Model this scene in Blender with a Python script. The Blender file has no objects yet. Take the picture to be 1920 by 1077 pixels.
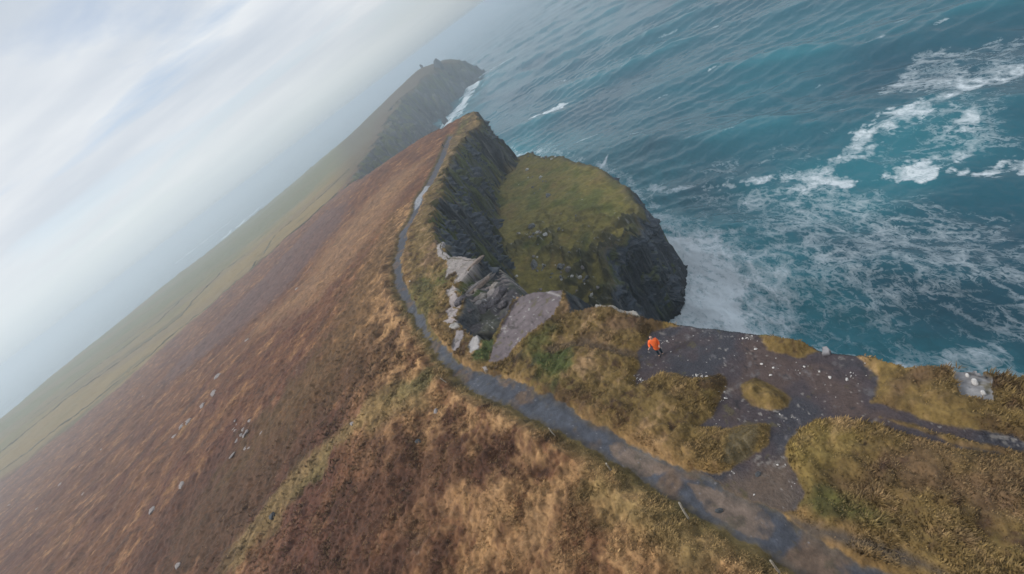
import bpy, math, random
import numpy as np
from mathutils import Vector, Matrix
rad = math.radians
random.seed(7)
RNG = np.random.default_rng(11)
DETAIL = 1.0

# ------------------------------------------------------------------ camera
S = bpy.context.scene
CAMZ, PITCH, ROLL, F = 20.0, rad(27.0), rad(37.0), 900.0     # metres above the path, focal length in photo pixels
R0 = np.array([1, 0, 0.]); FW = np.array([0, math.cos(PITCH), -math.sin(PITCH)]); U0 = np.array([0, math.sin(PITCH), math.cos(PITCH)])
CX = math.cos(ROLL) * R0 - math.sin(ROLL) * U0
CY = math.sin(ROLL) * R0 + math.cos(ROLL) * U0
cd = bpy.data.cameras.new('camera'); cam = bpy.data.objects.new('camera', cd); S.collection.objects.link(cam)
cd.sensor_width = 36; cd.lens = 36 * F / 1920; cd.clip_start = 0.1; cd.clip_end = 60000
m = Matrix.Identity(4)
for i in range(3):
    m[i][0] = CX[i]; m[i][1] = CY[i]; m[i][2] = -FW[i]
m[2][3] = CAMZ
cam.matrix_world = m
S.camera = cam

# ------------------------------------------------------------------ world, sun, exposure
SUN_EL, SUN_AZ = rad(38), rad(-75)            # azimuth from +Y (view direction), negative = to the left
w = bpy.data.worlds.new('World'); S.world = w; w.use_nodes = True
nt = w.node_tree; nt.nodes.clear(); N = nt.nodes.new; L = nt.links.new
def math_n(nt, op, a, b=None, clamp=False):
    n = nt.nodes.new('ShaderNodeMath'); n.operation = op; n.use_clamp = clamp
    for k, v in enumerate((a, b)):
        if v is None: continue
        if isinstance(v, (int, float)): n.inputs[k].default_value = v
        else: nt.links.new(v, n.inputs[k])
    return n.outputs[0]
def ramp_n(nt, fac, stops):
    n = nt.nodes.new('ShaderNodeValToRGB'); nt.links.new(fac, n.inputs[0])
    e = n.color_ramp.elements
    while len(e) < len(stops): e.new(0.5)
    for k, (p, c) in enumerate(stops):
        e[k].position = p; e[k].color = (c, c, c, 1) if isinstance(c, (int, float)) else (*c, 1)
    return n.outputs[0]
out = N('ShaderNodeOutputWorld')
sky = N('ShaderNodeTexSky'); sky.sky_type = 'NISHITA'; sky.sun_disc = False
sky.sun_elevation = SUN_EL; sky.sun_rotation = SUN_AZ; sky.air_density = 1.0; sky.dust_density = .4; sky.ozone_density = 3
bg1 = N('ShaderNodeBackground'); bg1.inputs[1].default_value = 0.12; L(sky.outputs[0], bg1.inputs[0])
tc = N('ShaderNodeTexCoord'); sp = N('ShaderNodeSeparateXYZ'); L(tc.outputs['Generated'], sp.inputs[0])
zc = math_n(nt, 'MAXIMUM', sp.outputs[2], 0.0)
den = math_n(nt, 'ADD', zc, 0.10)
cx_ = math_n(nt, 'DIVIDE', sp.outputs[0], den); cy_ = math_n(nt, 'DIVIDE', sp.outputs[1], den)
cmb = N('ShaderNodeCombineXYZ'); L(cx_, cmb.inputs[0]); L(cy_, cmb.inputs[1])
mp = N('ShaderNodeMapping'); mp.inputs['Rotation'].default_value = (0, 0, rad(12)); mp.inputs['Scale'].default_value = (0.55, 0.95, 1); mp.inputs['Location'].default_value = (0.3, 1.7, 0); L(cmb.outputs[0], mp.inputs[0])
n1 = N('ShaderNodeTexNoise'); n1.inputs['Scale'].default_value = 0.75; n1.inputs['Detail'].default_value = 7; n1.inputs['Roughness'].default_value = 0.55; n1.inputs['Distortion'].default_value = 0.4; L(mp.outputs[0], n1.inputs[0])
n2 = N('ShaderNodeTexNoise'); n2.inputs['Scale'].default_value = 0.55; n2.inputs['Detail'].default_value = 5; L(mp.outputs[0], n2.inputs[0])
mp2 = N('ShaderNodeMapping'); mp2.inputs['Location'].default_value = (5, 2, 3); L(mp.outputs[0], mp2.inputs[0]); L(mp2.outputs[0], n2.inputs[0])
ccol = ramp_n(nt, n2.outputs[0], [(0.36, (0.56, 0.63, 0.72)), (0.48, (0.72, 0.77, 0.83)), (0.58, (0.90, 0.93, 0.95))])
bg2 = N('ShaderNodeBackground'); bg2.inputs[1].default_value = 1.0; L(ccol, bg2.inputs[0])
cover = ramp_n(nt, n1.outputs[0], [(0.40, 0.60), (0.50, 1.0)])
mx = N('ShaderNodeMixShader'); L(cover, mx.inputs[0]); L(bg1.outputs[0], mx.inputs[1]); L(bg2.outputs[0], mx.inputs[2])
# paler, hazier band low on the horizon
bg3 = N('ShaderNodeBackground'); bg3.inputs[1].default_value = 1.0
hz = ramp_n(nt, math_n(nt, 'MAXIMUM', sp.outputs[2], 0.0), [(0.0, (0.54, 0.62, 0.67)), (0.04, (0.70, 0.77, 0.80)), (0.12, (0.86, 0.90, 0.92))]); L(hz, bg3.inputs[0])
L(ramp_n(nt, math_n(nt, 'ADD', math_n(nt, 'MULTIPLY', sp.outputs[0], .5), .5), [(.15, 1.08), (.45, .90), (.75, .62)]), bg3.inputs[1])
hf = ramp_n(nt, sp.outputs[2], [(0.0, 1.0), (0.05, 0.85), (0.17, 0.0)])
mx2 = N('ShaderNodeMixShader'); L(hf, mx2.inputs[0]); L(mx.outputs[0], mx2.inputs[1]); L(bg3.outputs[0], mx2.inputs[2])
L(mx2.outputs[0], out.inputs[0])

sd = bpy.data.lights.new('sun', 'SUN'); sd.energy = 2.6; sd.angle = rad(22); sd.color = (1, 0.95, 0.88)
sun = bpy.data.objects.new('sun', sd); S.collection.objects.link(sun)
sdir = Vector((math.sin(SUN_AZ) * math.cos(SUN_EL), math.cos(SUN_AZ) * math.cos(SUN_EL), math.sin(SUN_EL)))
sun.rotation_euler = sdir.to_track_quat('Z', 'Y').to_euler(); sun.location = (0, 0, 80)

S.view_settings.view_transform = 'Standard'; S.view_settings.look = 'None'; S.view_settings.exposure = 0; S.view_settings.gamma = 1
S.render.engine = 'CYCLES'
S.cycles.use_denoising = True; S.cycles.max_bounces = 5; S.cycles.volume_bounces = 1; S.cycles.diffuse_bounces = 2; S.cycles.glossy_bounces = 2; S.cycles.transparent_max_bounces = 4
S.cycles.use_adaptive_sampling = True; S.cycles.adaptive_threshold = 0.02; S.cycles.sample_clamp_indirect = 5

# ------------------------------------------------------------------ helpers: photo ray -> plan position
SEA = -60.0
def ray(px, py):
    d = FW * F + CX * (px - 960) + CY * (538.5 - py)
    return d
def atz(px, py, z):
    d = ray(px, py); t = (z - CAMZ) / d[2]
    return (d[0] * t, d[1] * t)
def atr(px, py, r):
    d = ray(px, py); h = math.hypot(d[0], d[1]); t = r / h
    return (d[0] * t, d[1] * t, CAMZ + d[2] * t)

# ------------------------------------------------------------------ helpers: noise (numpy)
PERM = np.random.default_rng(3).permutation(256).astype(np.int32)
PERM = np.concatenate([PERM, PERM])
GA = np.random.default_rng(5).uniform(0, 2 * np.pi, 256); GX = np.cos(GA).astype(np.float32); GY = np.sin(GA).astype(np.float32)
def pn(x, y):
    fx_ = np.floor(x); fy_ = np.floor(y); xi = fx_.astype(np.int32); yi = fy_.astype(np.int32)
    xf = (x - fx_).astype(np.float32); yf = (y - fy_).astype(np.float32)
    xi &= 255; yi &= 255
    def g(ax, ay, fx, fy):
        h = PERM[PERM[ax & 255] + (ay & 255)]
        return GX[h] * fx + GY[h] * fy
    u = xf * xf * xf * (xf * (xf * 6 - 15) + 10); v = yf * yf * yf * (yf * (yf * 6 - 15) + 10)
    a = g(xi, yi, xf, yf); b = g(xi + 1, yi, xf - 1, yf); c = g(xi, yi + 1, xf, yf - 1); d = g(xi + 1, yi + 1, xf - 1, yf - 1)
    return (a + u * (b - a) + v * ((c + u * (d - c)) - (a + u * (b - a)))) * 1.5
def fbm(x, y, s, o=4, gain=0.5, seed=0.0):
    """noise with feature size s metres, about -1..1"""
    r = 0; a = 1; f = 1.0 / s; t = 0
    for k in range(o):
        r = r + a * pn(x * f + seed * 7.13 + k * 17.7, y * f - seed * 3.71 + k * 5.3); t += a; a *= gain; f *= 2.03
    return r / t * 1.3
def ridged(x, y, s, o=4, seed=0.0):
    r = 0; a = 1; f = 1.0 / s; t = 0
    for k in range(o):
        r = r + a * (1 - np.abs(pn(x * f + seed * 7.13 + k * 17.7, y * f - seed * 3.71 + k * 5.3)) * 2); t += a; a *= 0.5; f *= 2.1
    return r / t
def sstep(x, a, b):
    t = np.clip((x - a) / (b - a), 0, 1); return t * t * (3 - 2 * t)
def mix(a, b, f):
    return a + (b - a) * f
def mixc(c, col, f):
    return c + (np.array(col, np.float32)[None, :] - c) * f[:, None]

# ------------------------------------------------------------------ helpers: signed distance to plan outlines (negative inside)
def sdist(x, y, poly, closed=True, pad=None, vals=None):
    P = np.array(poly, float).tolist() if pad is None else np.array(poly, float)
    n = len(P)
    if pad is not None:
        res = np.full(x.shape, pad, np.float32)
        b = (x > P[:, 0].min() - pad) & (x < P[:, 0].max() + pad) & (y > P[:, 1].min() - pad) & (y < P[:, 1].max() + pad)
        if b.any(): res[b] = np.minimum(sdist(x[b], y[b], poly, closed), pad)
        return res
    best = np.full(x.shape, 1e18, x.dtype); ins = np.zeros(x.shape, bool)
    if vals is not None: bv = np.zeros(x.shape); bx = np.zeros(x.shape); by = np.zeros(x.shape)
    for i in range(n if closed else n - 1):
        ax, ay = P[i]; bx_, by_ = P[(i + 1) % n]
        ex, ey = bx_ - ax, by_ - ay; l2 = ex * ex + ey * ey + 1e-12
        t = np.clip(((x - ax) * ex + (y - ay) * ey) / l2, 0, 1)
        qx = ax + t * ex; qy = ay + t * ey
        d2 = (x - qx) ** 2 + (y - qy) ** 2
        if vals is not None:
            k = d2 < best
            bv[k] = (vals[i] + (vals[(i + 1) % n] - vals[i]) * t)[k]; bx[k] = qx[k]; by[k] = qy[k]
        best = np.minimum(best, d2)
        if closed and ay != by_:
            c = ((ay > y) != (by_ > y)) & (x < ex * (y - ay) / (by_ - ay) + ax)
            ins ^= c
    d = np.sqrt(best)
    if closed: d = np.where(ins, -d, d)
    if vals is not None: return d, bv, bx, by
    return d.astype(np.float32)

# ------------------------------------------------------------------ terrain tops: radial basis surfaces through sighted points
class Surf:
    def __init__(s, pts, smooth=0.0):
        P = np.array(pts, float)
        s.q = np.stack([np.arctan2(P[:, 0], P[:, 1]), np.log(np.hypot(P[:, 0], P[:, 1]))], 1)
        n = len(P)
        D = np.sqrt(((s.q[:, None] - s.q[None]) ** 2).sum(2) + 1e-4)
        A = np.zeros((n + 3, n + 3)); A[:n, :n] = -D - smooth * np.eye(n); A[:n, n] = 1; A[:n, n + 1:] = s.q; A[n:, :n] = A[:n, n:].T
        b = np.zeros(n + 3); b[:n] = P[:, 2]
        s.w = np.linalg.solve(A, b); s.q = s.q.tolist(); s.w = s.w.tolist()
    def __call__(s, x, y):
        r = np.maximum(np.hypot(x, y), 1.5); a = np.arctan2(x, y); l = np.log(r)
        o = s.w[-3] + s.w[-2] * a + s.w[-1] * l
        for k in range(len(s.q)):
            o = o - s.w[k] * np.sqrt((a - s.q[k][0]) ** 2 + (l - s.q[k][1]) ** 2 + 1e-4)
        return o
def Z(px, py, z):
    x, y = atz(px, py, z); return (x, y, z)
def RR(px, py, r): return atr(px, py, r)

main_pts = [Z(1300,640,0),Z(1560,700,0),Z(1900,760,.4),Z(1440,740,-.1),Z(1230,650,0),Z(1100,640,.3),Z(950,700,0),Z(850,700,0),Z(1060,560,.4),
  Z(1200,870,0),Z(1500,950,0),Z(1700,1050,.1),Z(1900,1000,.7),Z(1750,880,.8),Z(1100,720,.5),Z(1250,760,.5),Z(1000,850,.8),Z(1300,1050,.8),Z(900,800,.7),
  Z(800,750,.3),Z(700,760,-.6),Z(800,1000,-.8),Z(1000,1000,.3),Z(600,900,-3),Z(400,1000,-6),Z(200,1077,-10),Z(0,1077,-15),Z(200,900,-16),Z(0,1000,-21),
  Z(0,910,-34),Z(300,800,-12),Z(300,700,-24),Z(500,700,-5),Z(500,550,-17),Z(600,500,-10),Z(600,600,-4),Z(700,600,-1.2),Z(700,450,-6),Z(700,380,-8.5),
  Z(745,490,-1.5),Z(800,600,-.3),Z(770,430,-3.5),Z(790,370,-5.5),Z(820,370,-7),Z(812,430,-4),Z(833,272,-9.5),Z(850,250,-10.5),Z(885,222,-10.5),Z(908,236,-13),Z(700,330,-9),Z(780,290,-9.5),
  Z(350,610,-33),Z(500,470,-27),Z(620,390,-17),Z(100,830,-33),
  RR(655,345,400),RR(680,298,480),RR(700,262,550),RR(745,192,700),RR(788,130,830),RR(835,119,820),RR(880,131,790),
  RR(0,800,800),RR(150,670,900),RR(300,548,1000),RR(500,392,1050),RR(600,303,1050),RR(700,218,1000),RR(0,850,560),RR(300,590,650),RR(500,430,700),RR(600,345,650),RR(650,290,700),
  (-9,-6,1.5),(0,3,.8),(14,3,.6),(-60,-30,-2),(-60,20,-10),(30,-20,1)]
main = Surf(main_pts)
head_pts = [Z(905,345,-31),Z(1000,290,-33),Z(1060,297,-34),Z(1130,317,-35),Z(1180,350,-36),Z(1210,400,-36),Z(1180,440,-35.5),Z(1135,480,-36),Z(1050,400,-33),
  Z(1000,480,-35),Z(1100,550,-41),Z(1000,560,-38),Z(930,480,-31),Z(925,400,-31),Z(940,540,-34),Z(950,640,-40),Z(1060,620,-45)]
head = Surf(head_pts)
ledge_pts = [Z(900,610,-2.4),Z(880,590,-1.6),Z(930,600,-2.6),Z(890,550,-1.4),Z(910,530,-2.2),Z(945,560,-2.6),Z(930,510,-4),Z(975,548,-3.4),Z(868,550,-1.0),Z(920,632,-1.4),Z(960,560,-2.8),Z(885,525,-1.0)]
ledge = Surf(ledge_pts)
def surf_hit(px, py, f):
    d = ray(px, py); d = d / math.hypot(d[0], d[1])
    r = 4.0
    while r < 1400:
        x, y = d[0] * r, d[1] * r
        if CAMZ + d[2] * r < float(f(np.array([x]), np.array([y]))[0]): break
        r *= 1.01
    lo, hi = r / 1.01, r
    for _ in range(12):
        r = (lo + hi) / 2; x, y = d[0] * r, d[1] * r
        if CAMZ + d[2] * r < float(f(np.array([x]), np.array([y]))[0]): hi = r
        else: lo = r
    return (d[0] * r, d[1] * r)
def PL(pts, f=None):
    f = f or main
    return [surf_hit(px, py, f) for px, py in pts]

# ---- coast outlines; third value is the steepness of the drop below that edge
def E(px, py, k, r=None):
    if r is None: x, y = surf_hit(px, py, main)
    else: x, y, _ = atr(px, py, r)
    return (x, y, k)
coast = [(70,-30,6),(22,-3.5,6),(14.5,3.2,6),E(1920,724,6),E(1800,706,6),E(1690,695,6),E(1620,671,6),E(1540,658,6),E(1430,630,6),E(1290,614,6),E(1210,602,5),E(1130,580,5),E(1072,590,5),
  E(1062,549,5),E(1010,556,5),E(972,561,8),E(960,585,8),E(945,610,8),E(925,641,6),E(905,641,6),E(880,630,6),E(860,606,6),E(874,573,7),E(857,547,7),E(872,528,8),E(900,491,7),E(880,490,8),E(850,489,8),
  E(838,476,8),E(828,460,9),E(815,445,10),E(810,415,10),E(818,385,10),E(828,350,9),E(838,322,8),E(846,300,7),E(862,272,6),E(884,248,6),E(904,240,6),
  (*atr(914,240,203)[:2],5),(*atr(900,228,212)[:2],4),(*atr(886,226,218)[:2],4),(*atr(850,255,228)[:2],3),(*atr(800,290,250)[:2],2),(*atr(730,325,290)[:2],0.9),(*atr(680,345,330)[:2],0.9),
  (*atr(655,345,400)[:2],1.2),(*atr(672,312,445)[:2],1.2),(*atr(693,283,505)[:2],1.0),(*atr(712,252,570)[:2],0.8),(*atr(732,213,645)[:2],1.3),(*atr(762,172,725)[:2],1.3),(*atr(797,142,780)[:2],1.2),(*atr(840,132,800)[:2],1.3),(*atr(880,133,790)[:2],1.6),
  (*atr(884,132,830)[:2],1.6),(*atr(840,120,860)[:2],1.2),(*atr(790,128,905)[:2],0.8),(*atr(740,170,960)[:2],0.5),(*atr(700,215,1060)[:2],0.35),(*atr(600,300,1120)[:2],0.3),(*atr(500,388,1130)[:2],0.3),(*atr(300,545,1080)[:2],0.3),(*atr(100,712,980)[:2],0.3),(*atr(-60,835,900)[:2],0.3),
  (-1300,500,1),(-900,-200,1)]
headline = [(*atz(905,345,-31),2),(*atz(940,305,-32),1.5),(*atz(990,289,-33),2),(*atz(1060,297,-34),2),(*atz(1125,318,-35),7),(*atz(1168,348,-36),8),(*atz(1200,395,-36),14),(*atz(1182,436,-36),14),(*atz(1135,474,-36),7),(*atz(1136,525,-38),7),(*atz(1125,590,-42),3),
  (*atz(1000,640,-43),3),(*atz(900,620,-38),2),(*atz(880,520,-30),1),(*atz(880,420,-28),1)]
ledgeline = [(*atz(902,484,-2),5),(*atz(868,525,-1),4),(*atz(850,560,-2),4),(*atz(850,620,-2),4),(*atz(900,655,-2),4),(*atz(945,640,-2),4),(*atz(990,575,-3),4),(*atz(978,550,-3.4),5),(*atz(938,508,-3.8),5),(*atz(918,500,-3),5)]

path_px = [(840,255),(826,290),(799,345),(774,395),(748,440),(738,490),(742,540),(768,592),(800,650),(840,700),(880,735),(960,775),(1050,817),(1120,857),(1200,907),(1290,965),(1380,1022),(1480,1085),(1600,1140),
  (1800,1130),(1712,1077),(1620,1050),(1555,1015),(1490,968),(1420,935),(1335,890),(1262,868),(1195,832),(1120,788),(1040,744),(975,714),(940,700),(905,697),(862,676),(838,648),(815,622),(787,580),(762,532),(753,490),(764,440),(786,395),(812,345),(834,300),(849,255)]
plat_px = [(1225,622),(1290,606),(1400,618),(1430,632),(1440,655),(1500,668),(1545,655),(1600,660),(1622,680),(1645,705),(1640,735),(1634,757),(1700,775),(1800,800),(1920,828),(2010,850),(2010,872),(1920,850),(1800,822),(1720,800),(1650,782),(1760,822),(1850,845),(1880,852),(1800,846),(1700,812),(1640,792),(1590,785),(1530,790),
  (1495,805),(1476,838),(1478,870),(1492,900),(1505,925),(1490,960),(1420,955),(1340,915),(1290,885),(1335,890),(1370,880),(1405,858),(1440,830),(1445,800),(1425,790),(1360,806),(1310,800),(1335,780),(1350,750),(1365,720),(1350,700),(1300,708),(1240,700),(1195,720),(1188,705),(1200,690),(1192,665)]
isle_px = [(1390,722),(1415,708),(1450,722),(1484,748),(1478,764),(1445,769),(1410,760),(1393,742)]
pool_px = [(1370,806),(1400,795),(1425,798),(1432,822),(1410,852),(1385,868),(1350,875),(1372,845)]
tuft_px = [(1430,628),(1480,634),(1540,650),(1500,663),(1455,662),(1436,648)]
rut_px = [(1480,965),(1530,985),(1610,1010),(1700,1040),(1800,1085),(1760,1085),(1680,1058),(1600,1030),(1520,1005),(1480,985)]
track_px = [(1020,655),(1060,643),(1100,640),(1150,652),(1200,662),(1205,680),(1150,668),(1100,656),(1060,660),(1025,668)]
slabs = {  # outline, rise, albedo, label
 'big': ([(977,561),(1010,554),(1062,548),(1052,580),(1040,603),(1000,630),(965,660),(948,682),(920,683),(930,652),(950,610),(962,585)],.25,(.14,.115,.12),'large tilted purple-grey rock slab jutting over the gully edge'),
 'tip': ([(840,488),(862,484),(900,491),(893,505),(880,520),(864,536),(852,538),(862,523),(858,512),(846,517),(838,525),(842,505)],.3,(.26,.23,.215),'broad pale pinkish slab with a point at the lip of the dark cliff'),
 'up': ([(822,460),(836,456),(830,472),(840,478),(848,486),(836,492),(824,484)],.3,(.30,.27,.26),'small pale notched slab at the cliff lip above the broad pointed slab'),
 'a': ([(840,550),(852,541),(860,545),(853,556),(842,562)],.25,(.31,.27,.25),'small flat pale stone just below the pointed slab'),
 'b': ([(846,562),(857,553),(868,568),(866,582),(850,580)],.3,(.30,.255,.24),'squarish pinkish block beside the top of the gully'),
 'c': ([(840,588),(850,580),(862,586),(858,600),(845,600)],.25,(.29,.25,.24),'low rounded pinkish slab left of the gully, under the squarish block'),
 'd': ([(834,606),(848,600),(860,606),(852,610),(840,610)],.22,(.30,.26,.25),'thin pale slab lying left of the gully above the whitish boulder'),
 'e': ([(848,614),(862,610),(866,618),(856,622),(848,620)],.4,(.36,.34,.32),'whitish rounded boulder at the left lip of the gully'),
 'f': ([(860,624),(873,625),(872,640),(864,655),(856,668),(850,655),(855,638)],.16,(.27,.24,.24),'long narrow pale slab lying between the gully and the path'),
 'g': ([(890,638),(900,633),(904,645),(900,660),(886,668),(881,655)],.3,(.33,.31,.30),'upright-looking pale grey slab at the foot of the gully beside green grass'),
 'h': ([(908,692),(918,688),(917,698),(910,702)],.2,(.30,.26,.24),'little pale stone at the edge of the path below the large purple slab'),
 'lip': ([(1120,577),(1150,578),(1170,586),(1195,588),(1202,598),(1180,594),(1150,587),(1122,584)],.2,(.33,.31,.28),'pale lichen-crusted rim of rock along the grassy cliff edge'),
 'right': ([(1783,708),(1830,706),(1862,722),(1866,768),(1838,764),(1803,752),(1792,730)],.2,(.27,.265,.27),'pale grey slab with small white stones near the cliff edge at far right'),
 'brow': ([(1545,655),(1552,652),(1562,664),(1545,668)],.15,(.30,.29,.30),'small pale rock on the cliff edge beside the yellow turf patch'),
}
W_path = PL(path_px); W_plat = PL(plat_px); W_isle = PL(isle_px); W_pool = PL(pool_px); W_tuft = PL(tuft_px); W_rut = PL(rut_px); W_track = PL(track_px)
W_slab = {k: PL(v[0]) for k, v in slabs.items()}
W_bank = PL([(738,470),(728,520),(755,600),(790,665),(830,712),(880,750),(960,792),(1050,835),(1130,885),(1200,930),(1290,992),(1380,1050),(1450,1100),(1300,1100),(1180,975),(1100,910),(1040,865),(960,820),(880,775),(820,735),(775,670),(735,590),(712,520)])
# colour patches seen on the ground: (outline, colour, softness m, strength)
patches = [
 (PL([(1018,670),(1060,665),(1075,690),(1050,712),(1025,705)]), (.06,.085,.02), .8, .85),
 (PL([(995,640),(1035,625),(1040,650),(1000,665)]), (.08,.09,.022), .8, .7),
 (PL([(905,640),(930,640),(915,678),(890,682),(885,672),(905,655)]), (.045,.07,.018), .3, .9),
 (PL([(760,560),(800,520),(815,570),(800,605)]), (.10,.105,.03), 2, .6),
 (PL([(1500,940),(1560,930),(1640,965),(1640,985),(1540,975)]), (.07,.08,.02), .5, .7),
 (PL([(730,735),(770,715),(820,700),(835,712),(800,740),(745,760),(720,750)]), (.085,.09,.028), .8, .7),
 (PL([(590,890),(620,850),(600,900),(560,925)]), (.09,.09,.028), 1.5, .7),
 (PL([(700,1010),(900,900),(1000,880),(850,820),(760,810),(640,960),(600,1077),(800,1077)]), (.085,.037,.02), 2, .8),
 (PL([(1480,820),(1560,800),(1600,830),(1500,900),(1490,880)]), (.20,.15,.04), .6, .6),
 (PL([(500,760),(640,800),(560,900),(420,1077),(250,1077),(330,940)]), (.085,.036,.02), 3, .8),
 (PL([(740,720),(800,760),(640,840),(560,930),(450,1077),(420,1060),(560,880),(680,780)]), (.24,.17,.065), 1.2, .7),
 (PL([(1120,880),(1400,1060),(1300,1077),(1100,930)]), (.18,.15,.05), 1, .5),
 (PL([(735,630),(745,700),(640,740),(520,900),(430,1050),(330,1077),(330,1000),(480,800),(640,640)]), (.09,.045,.018), 4, .8),
 (PL([(550,560),(640,440),(745,330),(800,300),(760,350),(700,440),(600,560),(480,620)]), (.28,.17,.085), 9, .55),
 (PL([(620,640),(740,400),(745,470),(700,610),(600,740),(450,860)]), (.125,.07,.025), 7, .8),
 (PL([(650,380),(640,420),(520,560),(300,730),(330,690),(500,520),(610,400)]), (.12,.07,.06), 8, .85),
]
lines_px = [([(0,908),(120,812),(230,722),(345,622),(470,512),(560,440),(640,372)],1.4),([(0,842),(140,738),(260,650),(380,545),(470,470)],1.6)]

def paint(x, y, want_col=True):
    """height, class, albedo, roughness of the land at plan positions x, y"""
    r = np.hypot(x, y)
    wob = fbm(x, y, 6, 4, seed=1)
    C = np.array(coast); sc = np.clip(r / 60, 0.25, 4)
    d, k, qx, qy = sdist(x, y, C[:, :2], vals=C[:, 2])
    d = d - (fbm(x, y, 2.2, 4, seed=2) * 0.35 + (fbm(x, y, 13, 4, seed=4) * 2.2 + (ridged(x, y, 5, 3, seed=6) - .5) * 1.3) * sstep(r, 60, 110) * (r < 400) + (fbm(x, y, 60, 4, seed=5) * 9 + (ridged(x, y, 45, 4, seed=3) - .45) * 16) * sstep(r, 300, 500)) * np.clip(sc, .4, 1.6)
    h0 = main(x, y)
    d = d + sstep(r, 480, 700) * (x > -250) * 9
    inside = d < 0
    he = main(qx, qy)
    # micro relief
    near = 1 - sstep(r, 120, 320)
    lump = fbm(x, y, .7, 3, gain=.6, seed=17) * .10 + fbm(x, y, 3.2, 3, seed=7) * .28 + np.abs(fbm(x, y, 1.1, 3, seed=8)) * .34 + fbm(x, y, .35, 2, seed=9) * .05
    big = fbm(x, y, 22, 4, seed=10) * np.clip(r / 80, 0, 2.5) * .8 + fbm(x, y, 120, 3, seed=12) * 3.0 * sstep(r, 200, 500)
    left = sstep(-x / np.maximum(r, 1), 0.0, 0.35)
    cl = np.zeros(x.shape, np.int16)
    jit = (fbm(x, y, .9, 4, gain=.6, seed=13) * .24 + fbm(x, y, 3.5, 2, seed=16) * .16) * np.clip(r / 25, .7, 1.6)
    dp = sdist(x, y, W_path, pad=6) + jit * 1.35 + .18
    dl = sdist(x, y, W_plat, pad=4) + jit * 1.3
    di = sdist(x, y, W_isle, pad=3) + jit * .7; dt = sdist(x, y, W_tuft, pad=3) + jit * .7
    dpo = sdist(x, y, W_pool, pad=3) + jit
    dr = sdist(x, y, W_rut, pad=3) + jit; dtr = sdist(x, y, W_track, pad=3) + jit
    dlg = np.maximum(dl, -np.minimum(di, dt))          # platform without its turf islands
    bare = np.minimum(dp, dlg)
    h = h0 + (big * .5) * sstep(-d, 0, 12) * sstep(bare, 0, 3) * (0.3 + .7 * left)
    turf = sstep(bare, -.05, .45) * (0.28 + .0 * x) + lump * sstep(bare, 0, .8)
    h = h + (fbm(x, y, 7, 4, gain=.55, seed=14) * .75 + (ridged(x, y, 26, 3, seed=15) - .5) * 1.2 * sstep(r, 40, 120)) * sstep(bare, 1, 7) * (.2 + .8 * left) * sstep(-d, 2, 10)
    turf = turf * (1 - .55 * sstep(-np.minimum(dr, dtr), -.25, .25))
    h = h + turf * mix(1.6, 1.0, near)
    db = sdist(x, y, W_bank, pad=4)
    h = h + .45 * sstep(-db, -.5, .8)
    # drop below the coast
    noi = ridged(x * .7 + h0, y, 9, 4, seed=20)
    steep = k * (0.75 + 0.35 * noi + .3 * fbm(x, y, 25, 2, seed=21))
    steep = steep * np.where((r > 55) & (r < 280) & (k > 3.5), 1.9, 1.0)
    do = np.maximum(d, 0)
    soft = np.where(k < 2.1, 2.0, .15)
    drop = steep * do * (do / (do + soft))
    hm = np.where(inside, h, np.minimum(h, he + .15) - drop)
    rocky = fbm(x + y * .3, y, 5, 5, gain=.6, seed=22)
    hm = hm + np.where(inside, 0, rocky * np.clip(do * .35, 0, 1.8) * np.clip(r / 150, .4, 2.2))
    cl[:] = 0
    cl[(dp < 0) & inside] = 1
    cl[(dlg < 0) & (dp >= 0) & inside] = 2
    cl[~inside] = 5
    def ledged(z, stp, amt, sd_):
        n_ = fbm(x, y, 16, 3, seed=sd_) * 1.6 + (x * .25 + y * .1) / stp * .6
        t_ = z / stp + n_; f_ = t_ - np.floor(t_)
        return z + (np.clip((f_ - .35) / .3, 0, 1) - f_) * stp * amt
    hm = np.where((do > .4) & (r > 280) & (r < 420), ledged(hm, 3.4, .8, 24), hm)
    # headland
    H = np.array(headline)
    d2, k2, _, _ = sdist(x, y, H[:, :2], vals=H[:, 2])
    d2 = d2 - (fbm(x, y, 9, 4, seed=30) * 1.8 + fbm(x, y, 2.5, 2, seed=31) * .5)
    clump = ridged(x, y, 4.5, 4, seed=34)
    rough2 = sstep(fbm(x + 9, y, 24, 3, seed=35) + (122 - r) / 40, .0, .8)
    hh = head(x, y) + fbm(x, y, 14, 4, seed=32) * 1.1 + fbm(x, y, 3, 3, seed=33) * .35 + np.clip(clump - .36, 0, 1) * 4.5 * rough2 + fbm(x, y, 1.6, 3, gain=.6, seed=29) * .35 * rough2
    do2 = np.maximum(d2, 0)
    st2 = 1.7 * k2 * (0.7 + .7 * ridged(x, y, 6, 4, seed=36))
    hh = np.where(do2 > 16, SEA - 10, hh) - st2 * do2 * (do2 / (do2 + 2.2)) + np.where(d2 > 0, fbm(x, y, 3.5, 4, gain=.6, seed=37) * .5 * np.clip(do2 * .4, 0, 1.3) * np.clip(1.6 - do2 * .1, 0, 1), 0)
    # ledges in the gully
    G = np.array(ledgeline)
    d3, k3, _, _ = sdist(x, y, G[:, :2], vals=G[:, 2])
    s3 = y * .97 - x * .25
    upper = 1 - sstep(s3 + fbm(x, y, 2, 3, seed=42) * .4, 43.2, 43.5)
    stair = np.abs(((s3 + fbm(x, y, 3, 2, seed=40) * .15) / .95) % 1 - .5)
    hl = ledge(x, y) + stair * .6 * (1 - upper) + upper * .7 + fbm(x, y, 1.4, 4, gain=.6, seed=41) * .5 - np.maximum(d3, 0) * 4
    hz_ = np.maximum(np.maximum(hm, hh), np.where(d3 < 6, hl, -99))
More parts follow.
